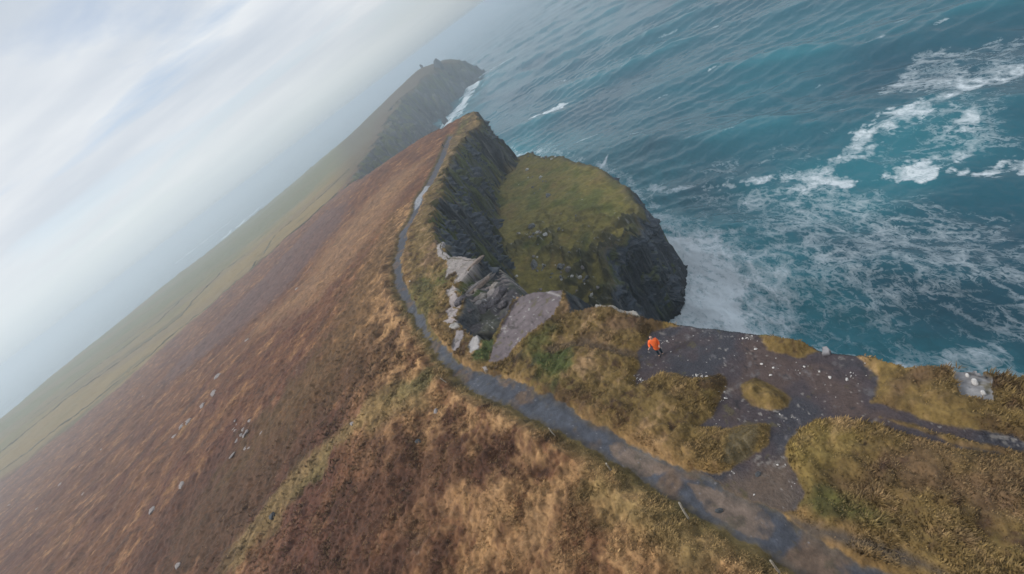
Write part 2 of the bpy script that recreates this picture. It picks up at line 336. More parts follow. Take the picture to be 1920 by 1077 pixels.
    isH = (hh >= hz_ - 1e-6); isG = (hl >= hz_ - 1e-6) & (d3 < 6) & ~isH
    cl[isH] = np.where(d2[isH] < 0.6, 6, 7); cl[isG] = 8
    base = hz_.copy()
    slab_id = np.full(x.shape, -1, np.int16)
    for si, (kk, (pp, rise, colr, lab)) in enumerate(slabs.items()):
        ds = sdist(x, y, W_slab[kk], pad=2) + fbm(x, y, .8, 3, seed=50 + si) * .12
        hs = h0 + rise + .1 + fbm(x, y, 1.2, 4, seed=60) * .07 + .12 * np.floor(fbm(x + y, y, 2.5, 2, seed=61) * 2)*.5
        inn = (ds < 0) & (r < 130)
        hz_ = np.where(inn, np.maximum(hs, main(x, y) + rise), hz_)
        slab_id[inn] = si
        cl[inn] = 10 + si
    far = (r > 380)
    cl[(cl == 5) & far] = 9
    fh = far & (x > -170) & (cl == 0)
    if not want_col: return hz_, cl, None, None
    # ---------------- albedo
    n = len(x)
    c = np.empty((n, 3), np.float32)
    nA = fbm(x, y, 9, 4, seed=70); nB = fbm(x, y, 2.4, 4, gain=.6, seed=71); nC = fbm(x, y, .5, 3, gain=.7, seed=72); nD = fbm(x, y, 45, 3, seed=73)
    sx_ = x * .94 + y * .33                         # long streaks down the slope
    nS = fbm(x * .55 - y * .7, y * .5 + x * .4, 5, 6, gain=.66, seed=74)
    # left slope: heather brown / tan grass
    c[:] = (.145, .064, .028)
    c = mixc(c, (.28, .155, .062), sstep(nS + nB * .5, .0, .75) * .9)
    c = mixc(c, (.095, .036, .022), sstep(-fbm(x, y, 16, 6, gain=.66, seed=78), -.05, .3) * .75)
    c = mixc(c, (.085, .042, .026), sstep(-nS - nA * .5 + nB * .3, .1, .7) * .85)
    c = mixc(c, (.27, .21, .16), sstep(nB * .6 + nC, .5, .9) * .35 * left)
    # right of the path: golden-olive tussocks
    G1 = np.empty((n, 3), np.float32); G1[:] = (.155, .105, .034)
    G1 = mixc(G1, (.23, .15, .075), sstep(nB + nC * .4, .05, .6))
    G1 = mixc(G1, (.085, .095, .018), sstep(-nA + nC * .3, .1, .6) * .85)
    G1 = mixc(G1, (.07, .04, .022), sstep(-nB - nC * .5 - nA * .4, .05, .5) * .9)
    G1 = mixc(G1, (.12, .07, .045), sstep(fbm(x, y, 5, 4, gain=.6, seed=75), .15, .5) * .6)
    # side of the path: positive = right/seaward
    Pc = PL_center
    dpc, side = side_of(x, y, Pc)
    fs = sstep(side, -1.5, 2.5)
    c = c + (G1 - c) * fs[:, None]
    # near tan belt below the path
    belt = (1 - fs) * (1 - sstep(dpc + nB * 3, 4, 14)) * (r < 120)
    c = mixc(c, (.36, .22, .095), belt * .7 * sstep(nB + nC * .3, -.6, .3))
    # turf edges tinted yellow-green
    edge = sstep(-bare, -1.3, -.1) * (bare > -0.2)
    c = mixc(c, (.19, .13, .035), edge * .25 * (fs > .5) * (r < 90))
    c = mixc(c, (.10, .085, .03), edge * .8 * (fs <= .5))
    # patches
    for poly, col, soft_, st in patches:
        dd = sdist(x, y, poly, pad=max(soft_ * 3, 3))
        dd = dd + nB * soft_ * 1.4
        c = mixc(c, col, st * sstep(-dd, -soft_, soft_ * .6))
    nE = fbm(x, y, .42, 3, gain=.8, seed=79) * 1.25; nF = ridged(x, y, 1.2, 3, seed=69) - .5
    c *= np.clip(1 + .34 * nB + .34 * nE * (1 - sstep(r, 60, 160)) + .35 * nF * (1 - sstep(r, 90, 250)) + .30 * fbm(x * .7 - y * .5, y * .6 + x * .4, 4, 4, gain=.7, seed=68) * sstep(r, 50, 120), .25, 2.0)[:, None]
    # lower fields far left
    fl = np.clip(sstep(r, 300, 380) * (fs < .5) + sstep(-x, 250, 330), 0, 1)
    if fl.max() > 0:
        q = sdist(x, y, FIELD, pad=60) + nD * 6
        q = np.where(sdist(x, y, FIELD, pad=60) >= 60, 60, q)
        ff = sstep(-q, -6, 6)
        fc = np.empty((n, 3), np.float32); fc[:] = (.21, .15, .05)
        fc = mixc(fc, (.12, .12, .04), sstep(r + nD * 120, 480, 720))
        fc = mixc(fc, (.17, .125, .06), sstep(fbm(x * .3 + y, y * .3, 60, 4, seed=76), .05, .5) * .7)
        fc = mixc(fc, (.08, .08, .035), sstep(fbm(x * .3 - y * .5, y * .9, 30, 4, seed=77), .25, .6) * .6)
        c = c + (fc - c) * ff[:, None]
    # green on far headland
    fhm = sstep(r, 360, 430) * sstep(x + .06 * y, -60, -10)
    c = mixc(c, (.09, .07, .035), fhm * .85)
    rough = np.full(n, .95, np.float32)
    # tracks / pool / rut
    mtr = sstep(-dtr, -.15, .2); c = mixc(c, (.10, .07, .045), mtr * .85)
    mr = sstep(-dr, -.15, .2); c = mixc(c, (.085, .07, .06), mr * .9)
    # path
    mp_ = sstep(-dp, -.06, .10) * inside
    pc = np.empty((n, 3), np.float32); pc[:] = (.062, .068, .085)
    n5 = fbm(x, y, 3.5, 4, seed=80)
    pc = mixc(pc, (.13, .088, .06), sstep(n5, .12, .32) * .9)
    for bp in BROWN: pc = mixc(pc, (.165, .12, .09), sstep(-(sdist(x, y, bp, pad=2) + nC * .15 + nB * .15), -.05, .1) * .9)
    pc = mixc(pc, (.10, .085, .07), sstep(-dp + .0, .45, .0) * .7)
    pc = mixc(pc, (.06, .06, .065), sstep(-nB - nC * .5, .35, .8) * .5)
    pc = mixc(pc, (.05, .055, .07), sstep(fbm(x, y, 1.2, 4, gain=.65, seed=180), .1, .5) * .55)
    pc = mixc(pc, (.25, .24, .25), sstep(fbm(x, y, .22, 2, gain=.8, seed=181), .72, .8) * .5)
    pc = mixc(pc, (.30, .31, .33), sstep(-(sdist(x, y, GLINT, pad=3) + nB * .2), -.1, .3) * .8)  # sky reflection off the far puddle, painted pale into the path colour
    pc = mixc(pc, (.085, .07, .045), sstep(fbm(x, y, .8, 4, gain=.65, seed=182) + sstep(-dp, .5, 0) * .3, .3, .55) * .6)
    pc *= np.clip(1 + nC * .45 + nB * .2, .3, 2)[:, None]
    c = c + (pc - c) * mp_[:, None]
    wet = sstep(-n5 + nB * .2, -.1, .3)
    rough = mix(rough, mix(mix(.85, .38, wet), .8, sstep(r, 40, 70)), mp_)
    # platform
    ml = sstep(-dlg, -.06, .10) * (1 - mp_) * inside
    lc = np.empty((n, 3), np.float32); lc[:] = (.062, .049, .055)
    n6 = fbm(x, y, 2.8, 4, seed=82)
    lc = mixc(lc, (.036, .038, .05), sstep(n6, .0, .4) * .8)
    lc = mixc(lc, (.11, .072, .055), sstep(-n6, .05, .5) * .5)
    lc = mixc(lc, (.15, .14, .145), sstep(fbm(x, y, .7, 4, gain=.7, seed=88) + .4 * fbm(x, y, 4, 2, seed=89), .25, .6) * .5)
    lc = mixc(lc, (.025, .024, .03), sstep(ridged(x, y, 1.8, 3, seed=67), .78, .93) * .7)
    lc = mixc(lc, (.14, .10, .07), sstep(-(sdist(x, y, MUD, pad=3) + nB * .5), -.6, .4) * .7)
    lc = mixc(lc, (.10, .085, .035), sstep(fbm(x, y, 1.1, 4, gain=.65, seed=87), .35, .6) * .6)
    spk = sstep(fbm(x, y, .28, 2, gain=.8, seed=83) + .35 * fbm(x, y, 2.2, 3, seed=84), .62, .72)
    lc = mixc(lc, (.30, .28, .26), spk * .55)
    crust = sstep(fbm(x, y, 1.6, 3, seed=85), .30, .5) * sstep(fbm(x, y, .22, 2, seed=86), .0, .25) * sstep(np.minimum(np.abs(dlg), 3), 1.6, .1)
    lc = mixc(lc, (.24, .22, .20), crust * .6 * (x < 19))
    c = c + (lc - c) * ml[:, None]
    rough = mix(rough, mix(.75, .35, sstep(n6, -.1, .4)), ml)
    mpo = sstep(-dpo, -.1, .15); c = mixc(c, (.10, .075, .03), mpo * .9); rough = mix(rough, .4, mpo)
    # cliffs
    cliffm = np.isin(cl, (5, 7, 9)) | ((cl == 6) & (d2 > 0))
    if cliffm.any():
        z_ = hz_
        rc = np.empty((n, 3), np.float32); rc[:] = (.055, .062, .072)
        st = fbm(x * .8 + z_ * .35, y * .5 - z_ * .9, 3.0, 5, gain=.65, seed=90)
        rc = mixc(rc, (.16, .155, .15), sstep(st, .1, .5) * .8)
        rc = mixc(rc, (.022, .025, .03), sstep(-st, .05, .4) * .85)
        ck = ridged(x * .9 + y * .3 - z_ * .25, y * .5 - z_ * .55, 4.5, 4, seed=95)
        rc = mixc(rc, (.018, .02, .025), sstep(ck, .72, .9) * .85)
        rc = mixc(rc, (.22, .21, .20), sstep(-ck, -.12, .1) * sstep(st, -.2, .3) * .7)
        rc = mixc(rc, (.095, .11, .03), sstep(fbm(x, y + z_ * .5, 9, 4, gain=.65, seed=91) + .25 * sstep(z_, -45, -34), .22, .42) * .9)
        rc = mixc(rc, (.25, .24, .22), sstep(fbm(x, y + z_, 1.3, 3, seed=92), .62, .8) * .7)
        rc = mixc(rc, (.10, .10, .07), .45 * far * sstep(fbm(x, y, 50, 4, gain=.6, seed=93) + sstep(-np.maximum(d, 0), -16, 0) * .6, .25, .65) * .75)
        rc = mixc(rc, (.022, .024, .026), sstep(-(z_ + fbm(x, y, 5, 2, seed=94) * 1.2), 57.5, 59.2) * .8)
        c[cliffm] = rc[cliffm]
    hm_ = (cl == 6)
    if hm_.any():
        nF2 = ridged(x, y, 2.6, 3, seed=65) - .5
        hc = np.empty((n, 3), np.float32); hc[:] = (.20, .165, .045)
        hc = mixc(hc, (.11, .12, .028), sstep(nA + nD * .6, .0, .5) * .8)
        hc = mixc(hc, (.20, .135, .05), sstep(-nA + nB * .4, .2, .6) * .6)
        rk = sstep(clump + .3 * rough2 + nB * .35, .42, .72) * (0.1 + .9 * rough2)
        hc = mixc(hc, (.035, .038, .03), rk * .75)
        hc = mixc(hc, (.33, .32, .30), sstep(fbm(x, y, 1.0, 3, gain=.7, seed=96) + rk * .25 + .12 * sstep(-np.abs(d2), -5, 0), .72, .85))
        e2 = sstep(-np.abs(d2), -2.5, 0); hc = mixc(hc, (.07, .065, .045), e2 * .6)
        hc *= np.clip(1 + nB * .3 + .3 * nF2 + .25 * fbm(x, y, .9, 3, gain=.7, seed=66), .3, 2)[:, None]
        c[hm_] = hc[hm_]
    gm = (cl == 8)
    if gm.any():
        gc = np.empty((n, 3), np.float32); gc[:] = (.075, .07, .072)
        gc = mixc(gc, (.05, .068, .02), sstep(fbm(x, y, 3.2, 3, seed=97), .0, .35) * .9)
        gc = mixc(gc, (.30, .25, .23), sstep(stair + nC * .2, .28, .40) * (1 - upper) * sstep(fbm(x, y, 3, 3, seed=98), -.35, .1) * .9)
        gc = mixc(gc, (.38, .36, .34), sstep(-np.abs(s3 + fbm(x, y, 2, 3, seed=42) * .4 - 43.35), -.4, -.15) * .8)
        gc = mixc(gc, (.075, .065, .07), upper * .6)
        gc = mixc(gc, (.36, .35, .33), sstep(fbm(x, y, .35, 2, seed=99) + nB * .3, .5, .65) * .8)
        c[gm] = gc[gm]
    for si, (kk, v) in enumerate(slabs.items()):
        mm = cl == 10 + si
        if mm.any():
            b = np.array(v[2], np.float32)[None] * (1 + .28 * nB[mm] + .22 * nC[mm])[:, None]
            lichen = sstep(fbm(x[mm], y[mm], .5, 3, gain=.7, seed=120) + .3 * nB[mm], .45, .65)
            crk = sstep(ridged(x[mm], y[mm], 1.8, 3, seed=121), .74, .9); b = mixc(b, (.05, .045, .04), crk * .7)
            soil = sstep(fbm(x[mm], y[mm], 1.0, 4, gain=.65, seed=122), .30, .5); b = mixc(b, (.11, .095, .05), soil * .75)
            c[mm] = mixc(b, (.44, .43, .40), lichen * .6)
            if kk == 'big':
                v_ = sstep(-np.abs(((x[mm] - 1.4) * .96 + (y[mm] - 36) * .25) + nB[mm] * .12), -.18, 0); c[mm] = mixc(c[mm], (.38, .35, .34), v_ * .6)
    if cl.max() >= 0:
        sh = 1 + .10 * fbm(x, y, .3, 2, gain=.8, seed=101) * (r < 60)
        c *= sh[:, None]
    tl = np.isin(cl, (0, 1, 2))
    ct = .11 * .95 * (np.maximum(c[tl], .004) / .11) ** 1.15; g_ = ct.mean(1, keepdims=True); c[tl] = ct + (g_ - ct) * .10
    return hz_, cl, np.clip(c, .004, .8), rough

def side_of(x, y, P):
    P = np.array(P); best = np.full(x.shape, 1e18); sg = np.zeros(x.shape)
    for i in range(len(P) - 1):
        ax, ay = P[i]; ex, ey = P[i + 1] - P[i]
        t = np.clip(((x - ax) * ex + (y - ay) * ey) / (ex * ex + ey * ey), 0, 1)
        dx, dy = x - ax - t * ex, y - ay - t * ey
        d2 = dx * dx + dy * dy; k = d2 < best
        best[k] = d2[k]; sg[k] = (ex * dy - ey * dx)[k]
    d = np.sqrt(best)
    return d, np.where(sg < 0, d, -d)
PL_center = [(9, -40)] + PL([(1620,1105),(1480,1020),(1330,935),(1200,868),(1080,800),(960,745),(880,712),(830,665),(790,600),(757,540),(746,490),(757,440),(780,395),(806,345),(830,295),(845,262)]) + [tuple(atr(880,228,225)[:2]), tuple(atr(800,200,500)[:2]), tuple(atr(850,118,900)[:2])]
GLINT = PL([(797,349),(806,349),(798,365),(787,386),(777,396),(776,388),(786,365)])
MUD = PL([(1330,915),(1440,880),(1480,850),(1490,900),(1505,930),(1480,970),(1400,950)])
BROWN = [PL([(1140,835),(1165,830),(1225,855),(1262,880),(1240,895),(1195,892),(1150,862)]), PL([(1330,915),(1400,930),(1460,985),(1440,1015),(1400,1010),(1330,965),(1290,905)]), PL([(930,700),(945,702),(950,722),(935,725)]), PL([(870,660),(882,675),(880,700),(868,690)])]
FIELD = PL([(0,905),(230,722),(350,612),(470,508),(560,428),(610,385),(648,345)]) + [tuple(atr(690,270,520)[:2]), tuple(atr(700,235,700)[:2]), tuple(atr(740,185,900)[:2]), tuple(atr(700,205,1300)[:2]), (-1500, 1400), (-1500, 300)]

# ------------------------------------------------------------------ materials
def mat_base(name):
    m = bpy.data.materials.new(name); m.use_nodes = True
    nt = m.node_tree; b = nt.nodes['Principled BSDF']; return m, nt, b
def noise_node(nt, scale, detail=4, rough=.6, vec=None, dist=0):
    n = nt.nodes.new('ShaderNodeTexNoise'); n.inputs['Scale'].default_value = scale; n.inputs['Detail'].default_value = detail; n.inputs['Roughness'].default_value = rough; n.inputs['Distortion'].default_value = dist
    if vec is None:
        g = nt.nodes.new('ShaderNodeNewGeometry'); vec = g.outputs['Position']
    nt.links.new(vec, n.inputs['Vector']); return n.outputs['Fac']
def land_mat(name, s1, s2, amt=.35, bump=.4, bdist=.1, rough_attr=True):
    m, nt, b = mat_base(name)
    a = nt.nodes.new('ShaderNodeAttribute'); a.attribute_name = 'col'
    f1 = noise_node(nt, s1, 6, .65); f2 = noise_node(nt, s2, 4, .6)
    v = math_n(nt, 'ADD', math_n(nt, 'MULTIPLY', math_n(nt, 'SUBTRACT', f1, .5), amt * 2.4), 1.0)
    v = math_n(nt, 'MULTIPLY', v, math_n(nt, 'ADD', math_n(nt, 'MULTIPLY', math_n(nt, 'SUBTRACT', f2, .5), amt * 1.6), 1.0))
    vm = nt.nodes.new('ShaderNodeVectorMath'); vm.operation = 'SCALE'; nt.links.new(a.outputs['Color'], vm.inputs[0]); nt.links.new(v, vm.inputs['Scale'])
    nt.links.new(vm.outputs[0], b.inputs['Base Color'])
    if rough_attr:
        r = nt.nodes.new('ShaderNodeAttribute'); r.attribute_name = 'rough'; nt.links.new(r.outputs['Fac'], b.inputs['Roughness'])
    else: b.inputs['Roughness'].default_value = .9
    b.inputs['Specular IOR Level'].default_value = .35
    bp = nt.nodes.new('ShaderNodeBump'); bp.inputs['Strength'].default_value = bump; bp.inputs['Distance'].default_value = bdist
    nt.links.new(math_n(nt, 'ADD', f1, f2), bp.inputs['Height']); nt.links.new(bp.outputs[0], b.inputs['Normal'])
    return m
M_turf = land_mat('turf', 2.2, 9.0, .38, .55, .12)
M_path = land_mat('wet_path', 2.6, 12.0, .32, .6, .06)
M_plat = land_mat('dark_rock', 2.2, 9.0, .42, .8, .09)
M_cliff = land_mat('cliff_rock', .45, 1.9, .5, .9, .8)
M_slab = land_mat('pale_rock', 3.0, 13.0, .25, .5, .04)
M_head = land_mat('headland_turf', .6, 2.6, .36, .6, .35)

def mesh_obj(name, verts, faces, mat, col=None, rough=None, parent=None, smooth=True):
    me = bpy.data.meshes.new(name)
    verts = np.asarray(verts, np.float32); faces = np.asarray(faces, np.int32)
    n, k = faces.shape
    me.vertices.add(len(verts)); me.vertices.foreach_set('co', verts.ravel())
    me.loops.add(n * k); me.loops.foreach_set('vertex_index', faces.ravel())
    me.polygons.add(n); me.polygons.foreach_set('loop_start', np.arange(0, n * k, k, dtype=np.int32)); 
    me.polygons.foreach_set('use_smooth', np.full(n, smooth))
    if col is not None:
        a = me.attributes.new('col', 'FLOAT_COLOR', 'POINT'); a.data.foreach_set('color', np.concatenate([col, np.ones((len(col), 1))], 1).astype(np.float32).ravel())
    if rough is not None:
        a = me.attributes.new('rough', 'FLOAT', 'POINT'); a.data.foreach_set('value', rough.astype(np.float32))
    me.update(calc_edges=True)
    o = bpy.data.objects.new(name, me); S.collection.objects.link(o)
    if mat: me.materials.append(mat)
    if parent: o.parent = parent
    return o
def tag(o, label=None, cat=None, group=None, kind=None):
    for k, v in (('label', label), ('category', cat), ('group', group), ('kind', kind)):
        if v: o[k] = v
    return o
def empty(name, loc, rz=0, **k):
    o = bpy.data.objects.new(name, None); S.collection.objects.link(o); o.location = loc; o.rotation_euler = (0, 0, rz); tag(o, **k); return o

# ------------------------------------------------------------------ the land: one log-polar sheet split into its surfaces
def axis(segs):
    out = []
    for a, b, s in segs: out.append(np.arange(a, b, s / DETAIL))
    return np.concatenate(out + [[segs[-1][1]]])
az = np.radians(axis([(-130, -62, 1.5), (-62, 62, .125), (62, 110, 1.5)]))
lr = axis([(math.log(1.2), math.log(5), .06), (math.log(5), math.log(13), .006), (math.log(13), math.log(75), .0042), (math.log(75), math.log(240), .0026), (math.log(240), math.log(1400), .0055)])
A, Lr = np.meshgrid(az, lr)
X = (np.exp(Lr) * np.sin(A)).ravel().astype(np.float32); Y = (np.exp(Lr) * np.cos(A)).ravel().astype(np.float32)
hz_, cl, col, rough = paint(X, Y)
hz_ = np.maximum(hz_, SEA - 6)
# break the steep faces up sideways
stp = np.isin(cl, (5, 7, 8, 9)) & (np.hypot(X, Y) > 12)
rr_ = np.hypot(X, Y)
amp = np.where(stp, np.clip(rr_ * .010, .15, 4.0), 0)
XX = X + amp * fbm(X + hz_ * .8, hz_ * 1.1 - Y * .3, 6, 4, gain=.6, seed=130)
YY = Y + amp * fbm(Y + hz_ * .8, hz_ * 1.1 + X * .3, 6, 4, gain=.6, seed=131)
V = np.stack([XX, YY, hz_], 1)
nr, nc = A.shape
idx = np.arange(nr * nc).reshape(nr, nc)
Q = np.stack([idx[:-1, :-1], idx[:-1, 1:], idx[1:, 1:], idx[1:, :-1]], -1).reshape(-1, 4)[:, ::-1]
fc = cl[Q[:, 0]]
keep = (hz_[Q].max(1) > SEA - 4)
Q = Q[keep]; fc = fc[keep]
def part_mesh(name, mask, mat, **k):
    f = Q[mask]
    if len(f) == 0: return None
    u, inv = np.unique(f, return_inverse=True)
    return tag(mesh_obj(name, V[u], inv.reshape(f.shape), mat, col[u], rough[u]), **k)
part_mesh('hillside', fc == 0, M_turf, kind='structure')
part_mesh('path', fc == 1, M_path, kind='structure')
part_mesh('rock_platform', fc == 2, M_plat, kind='structure')
part_mesh('cliff', np.isin(fc, (5,)), M_cliff, kind='structure')
part_mesh('far_headland', fc == 9, M_cliff, kind='structure')
part_mesh('headland_top', fc == 6, M_head, kind='structure')
part_mesh('headland_cliff', fc == 7, M_cliff, kind='structure')
part_mesh('gully', fc == 8, M_slab, kind='structure')
for si, (kk, v) in enumerate(slabs.items()):
    part_mesh('rock_slab', fc == 10 + si, M_slab, label=v[3], cat='rock', group='rock slabs along the cliff edge')

def ground_z(x, y):
    z, c_, cc, rg = paint(np.atleast_1d(np.asarray(x, float)), np.atleast_1d(np.asarray(y, float)), False)
    return z, c_

#@@SEA
# ------------------------------------------------------------------ sea
az2 = np.radians(axis([(-62, -30, .3), (-30, 62, .125), (62, 100, 1.5)]))
lr2 = axis([(math.log(14), math.log(40), .02), (math.log(40), math.log(500), .0035), (math.log(500), math.log(2500), .007), (math.log(2500), math.log(14000), .03)])
A2, L2 = np.meshgrid(az2, lr2); r2 = np.exp(L2).ravel()
X2 = (r2 * np.sin(A2).ravel()).astype(np.float32); Y2 = (r2 * np.cos(A2).ravel()).astype(np.float32); q2 = np.stack([A2.ravel(), L2.ravel()], 1).astype(np.float32)
def seaq(pts):
    o = []
    for px, py in pts:
        x, y = atz(px, py, SEA); o.append((math.atan2(x, y), math.log(math.hypot(x, y))))
    return o
foam = np.zeros(len(X2), np.float32)
wq = fbm(q2[:, 0] * 100, q2[:, 1] * 100, 9, 5, gain=.62, seed=140) * .035
wq2 = fbm(q2[:, 0] * 100, q2[:, 1] * 100, 3, 4, gain=.62, seed=141) * .015
def fpoly(pts, s, soft):
    global foam
    d = sdist(q2[:, 0], q2[:, 1], seaq(pts), pad=.4) + (wq + wq2) * min(1, soft / .03)
    foam = np.maximum(foam, s * sstep(-d, -soft, soft * .5))
def fline(pts, wd, s, soft=.01):
    global foam
    soft = max(soft, wd * .9) ; s = min(s, .95)
    d = sdist(q2[:, 0], q2[:, 1], seaq(pts), closed=False, pad=.4) - wd + (wq + wq2 * 2) * min(1.2, wd / .016)
    foam = np.maximum(foam, s * sstep(-d, -soft, soft))
fpoly([(1230,410),(1340,430),(1470,500),(1500,600),(1500,680),(1260,640),(1200,560)], .74, .09)
fpoly([(1230,440),(1340,455),(1400,530),(1390,630),(1240,640)], 1.08, .06)
fpoly([(1300,360),(1560,330),(1920,400),(2000,760),(1500,700),(1300,560)], .46, .08)
fpoly([(1260,595),(1500,640),(1700,680),(1940,712),(1940,760),(1200,640)], .82, .02)
fpoly([(1780,640),(1880,650),(1930,700),(1850,720),(1750,690)], .74, .03)
fline([(1215,350),(1330,345),(1450,330),(1520,318),(1600,338)], .013, .74, .012)
fline([(1520,335),(1470,350),(1390,372),(1340,380)], .012, .62, .015)
fline([(1540,325),(1600,280),(1650,240),(1720,215),(1800,175),(1870,140)], .030, .80, .02)
fline([(1600,260),(1680,215),(1760,195),(1860,150)], .012, .9, .01)
fline([(1690,311),(1730,318),(1790,314),(1840,318),(1890,305),(1990,292)], .021, .90, .012)
fline([(1560,335),(1590,343),(1605,332)], .006, 1.0, .005)
fline([(1780,245),(1810,232),(1830,215)], .016, .60, .02)
fline([(1735,291),(1805,286)], .010, .60, .014)
fpoly([(1200,340),(1420,270),(1600,230),(1760,160),(1900,90),(1940,280),(1700,330),(1500,360)], .37, .07)
fpoly([(1650,180),(1720,90),(1930,60),(1930,120),(1800,190)], .55, .03)
fline([(998,218),(1018,208),(1048,198)], .011, 1.0, .003)
fline([(1125,312),(1140,292)], .003, .95, .003)
fline([(835,236),(850,215),(865,196),(885,165),(900,145)], .020, .93, .01)
fline([(890,148),(930,125),(965,105)], .006, .8, .008)
fline([(925,285),(945,292),(965,288)], .02, .85, .015)
fline([(945,290),(1000,280),(1100,300),(1180,335),(1250,430),(1280,540)], .012, .72, .03)
fline([(350,478),(400,440),(440,408)], .014, .85, .005); fline([(420,445),(480,395)], .013, .95, .004)
fline([(250,550),(350,475)], .004, .6, .004); fline([(140,690),(260,590)], .004, .6, .004)
caps = [(1130,310),(1480,210),(1290,235),(1765,47),(1420,180),(1345,130),(1590,205),(1240,180),(1190,250),(1535,150),(1370,250),(1100,260),(1640,80),(1480,95),(1330,60),(1700,40),(1180,110),(1050,150),(1250,60)]
for cx, cy in caps:
    ln = 8 + (cx * 7 + cy * 3) % 11
    fline([(cx - ln, cy + ln * .4), (cx + ln, cy - ln * .4)], .0025, .70, .006)
# swell
Wd = np.array([-.92, -.39]); 
def wave(wl, amp, ang, ph=0, sharp=1.6):
    c, s = math.cos(ang), math.sin(ang); dx, dy = Wd[0] * c - Wd[1] * s, Wd[0] * s + Wd[1] * c
    u = (X2 * dx + Y2 * dy) / wl * 2 * np.pi + ph + fbm(X2, Y2, wl * 3.2, 2, seed=wl) * 2.4
    return amp * (2 * (0.5 + 0.5 * np.sin(u)) ** sharp - 1)
fade = 1 - sstep(r2, 1500, 4000)
env = .65 + .6 * fbm(X2, Y2, 90, 2, seed=151)
hs = (wave(52, 2.2, 0, .6, 2.2) + wave(27, .6, .25, 2.) + wave(14, .4, -.35) + wave(8.5, .24, .5) + wave(5.2, .09, -.2)) * env
hs = hs + fbm(X2, Y2, 7, 4, gain=.6, seed=150) * .25 + ridged(X2, Y2, 3.2, 3, seed=152) * .2
V2 = np.stack([X2, Y2, SEA + hs * fade], 1)
nr2, nc2 = A2.shape; id2 = np.arange(nr2 * nc2).reshape(nr2, nc2)
Q2 = np.stack([id2[:-1, :-1], id2[:-1, 1:], id2[1:, 1:], id2[1:, :-1]], -1).reshape(-1, 4)[:, ::-1]
ms, nt, b = mat_base('sea_water')
fa = nt.nodes.new('ShaderNodeAttribute'); fa.attribute_name = 'foam'
tu = nt.nodes.new('ShaderNodeAttribute'); tu.attribute_name = 'turb'
geo = nt.nodes.new('ShaderNodeNewGeometry')
mpg = nt.nodes.new('ShaderNodeMapping'); mpg.inputs['Rotation'].default_value = (0, 0, rad(-23)); mpg.inputs['Scale'].default_value = (1.0, .5, 1); nt.links.new(geo.outputs['Position'], mpg.inputs[0])
P0 = mpg.outputs[0]
# lacy foam: thin ridges where distorted noise crosses its middle
def lace(scale, wid, detail=3, dist=1.2):
    f = noise_node(nt, scale, detail, .6, P0, dist)
    return math_n(nt, 'SUBTRACT', 1.0, math_n(nt, 'MULTIPLY', math_n(nt, 'ABSOLUTE', math_n(nt, 'SUBTRACT', f, .5)), wid), clamp=True)
dn = nt.nodes.new('ShaderNodeTexNoise'); dn.inputs['Scale'].default_value = .12; dn.inputs['Detail'].default_value = 4; nt.links.new(P0, dn.inputs['Vector'])
dv = nt.nodes.new('ShaderNodeVectorMath'); dv.operation = 'MULTIPLY_ADD'; dv.inputs[1].default_value = (9, 9, 9); nt.links.new(dn.outputs['Color'], dv.inputs[0]); nt.links.new(P0, dv.inputs[2])
def web(scale, w_):
    v = nt.nodes.new('ShaderNodeTexVoronoi'); v.feature = 'DISTANCE_TO_EDGE'; v.inputs['Scale'].default_value = scale; nt.links.new(dv.outputs[0], v.inputs['Vector'])
    return math_n(nt, 'SUBTRACT', 1.0, math_n(nt, 'MULTIPLY', v.outputs['Distance'], w_), clamp=True)
l1 = web(.16, 4.5); l2 = web(.42, 3.6); l3 = lace(.95, 6, 4)
lc_ = math_n(nt, 'ADD', math_n(nt, 'ADD', math_n(nt, 'MULTIPLY', l1, .30), math_n(nt, 'MULTIPLY', l2, .34)), math_n(nt, 'MULTIPLY', l3, .50))
brk = noise_node(nt, .05, 5, .65, P0, .5)
t = math_n(nt, 'ADD', math_n(nt, 'ADD', lc_, math_n(nt, 'MULTIPLY', math_n(nt, 'SUBTRACT', brk, .5), 1.7)), math_n(nt, 'MULTIPLY', fa.outputs['Fac'], 1.75))
fm = ramp_n(nt, math_n(nt, 'MULTIPLY', t, .4), [(0.0, 0.0), (.57, 0.0), (.74, .38), (.96, .95)])
fm = math_n(nt, 'MULTIPLY', fm, ramp_n(nt, fa.outputs['Fac'], [(.05, 0.0), (.4, 1.0)]))
wc = nt.nodes.new('ShaderNodeMix'); wc.data_type = 'RGBA'
wc.inputs['A'].default_value = (.004, .062, .098, 1); wc.inputs['B'].default_value = (.018, .18, .225, 1)
wn = noise_node(nt, .018, 4, .55, P0)
wf = math_n(nt, 'ADD', math_n(nt, 'MULTIPLY', ramp_n(nt, wn, [(.35, 0.0), (.65, 1.0)]), .4), math_n(nt, 'MULTIPLY', tu.outputs['Fac'], .8), clamp=True)
nt.links.new(wf, wc.inputs['Factor'])
fcx = nt.nodes.new('ShaderNodeMix'); fcx.data_type = 'RGBA'; fcx.inputs['B'].default_value = (.66, .72, .76, 1)
nt.links.new(fm, fcx.inputs['Factor']); nt.links.new(wc.outputs['Result'], fcx.inputs['A']); nt.links.new(fcx.outputs['Result'], b.inputs['Base Color'])
nt.links.new(math_n(nt, 'ADD', math_n(nt, 'MULTIPLY', fm, .6), .22, clamp=True), b.inputs['Roughness'])
b.inputs['IOR'].default_value = 1.33; b.inputs['Specular IOR Level'].default_value = .5
bp = nt.nodes.new('ShaderNodeBump'); bp.inputs['Strength'].default_value = .55; bp.inputs['Distance'].default_value = .35
nb = math_n(nt, 'ADD', noise_node(nt, .45, 6, .62, P0, .3), math_n(nt, 'MULTIPLY', fm, .25))
nt.links.new(nb, bp.inputs['Height']); nt.links.new(bp.outputs[0], b.inputs['Normal'])
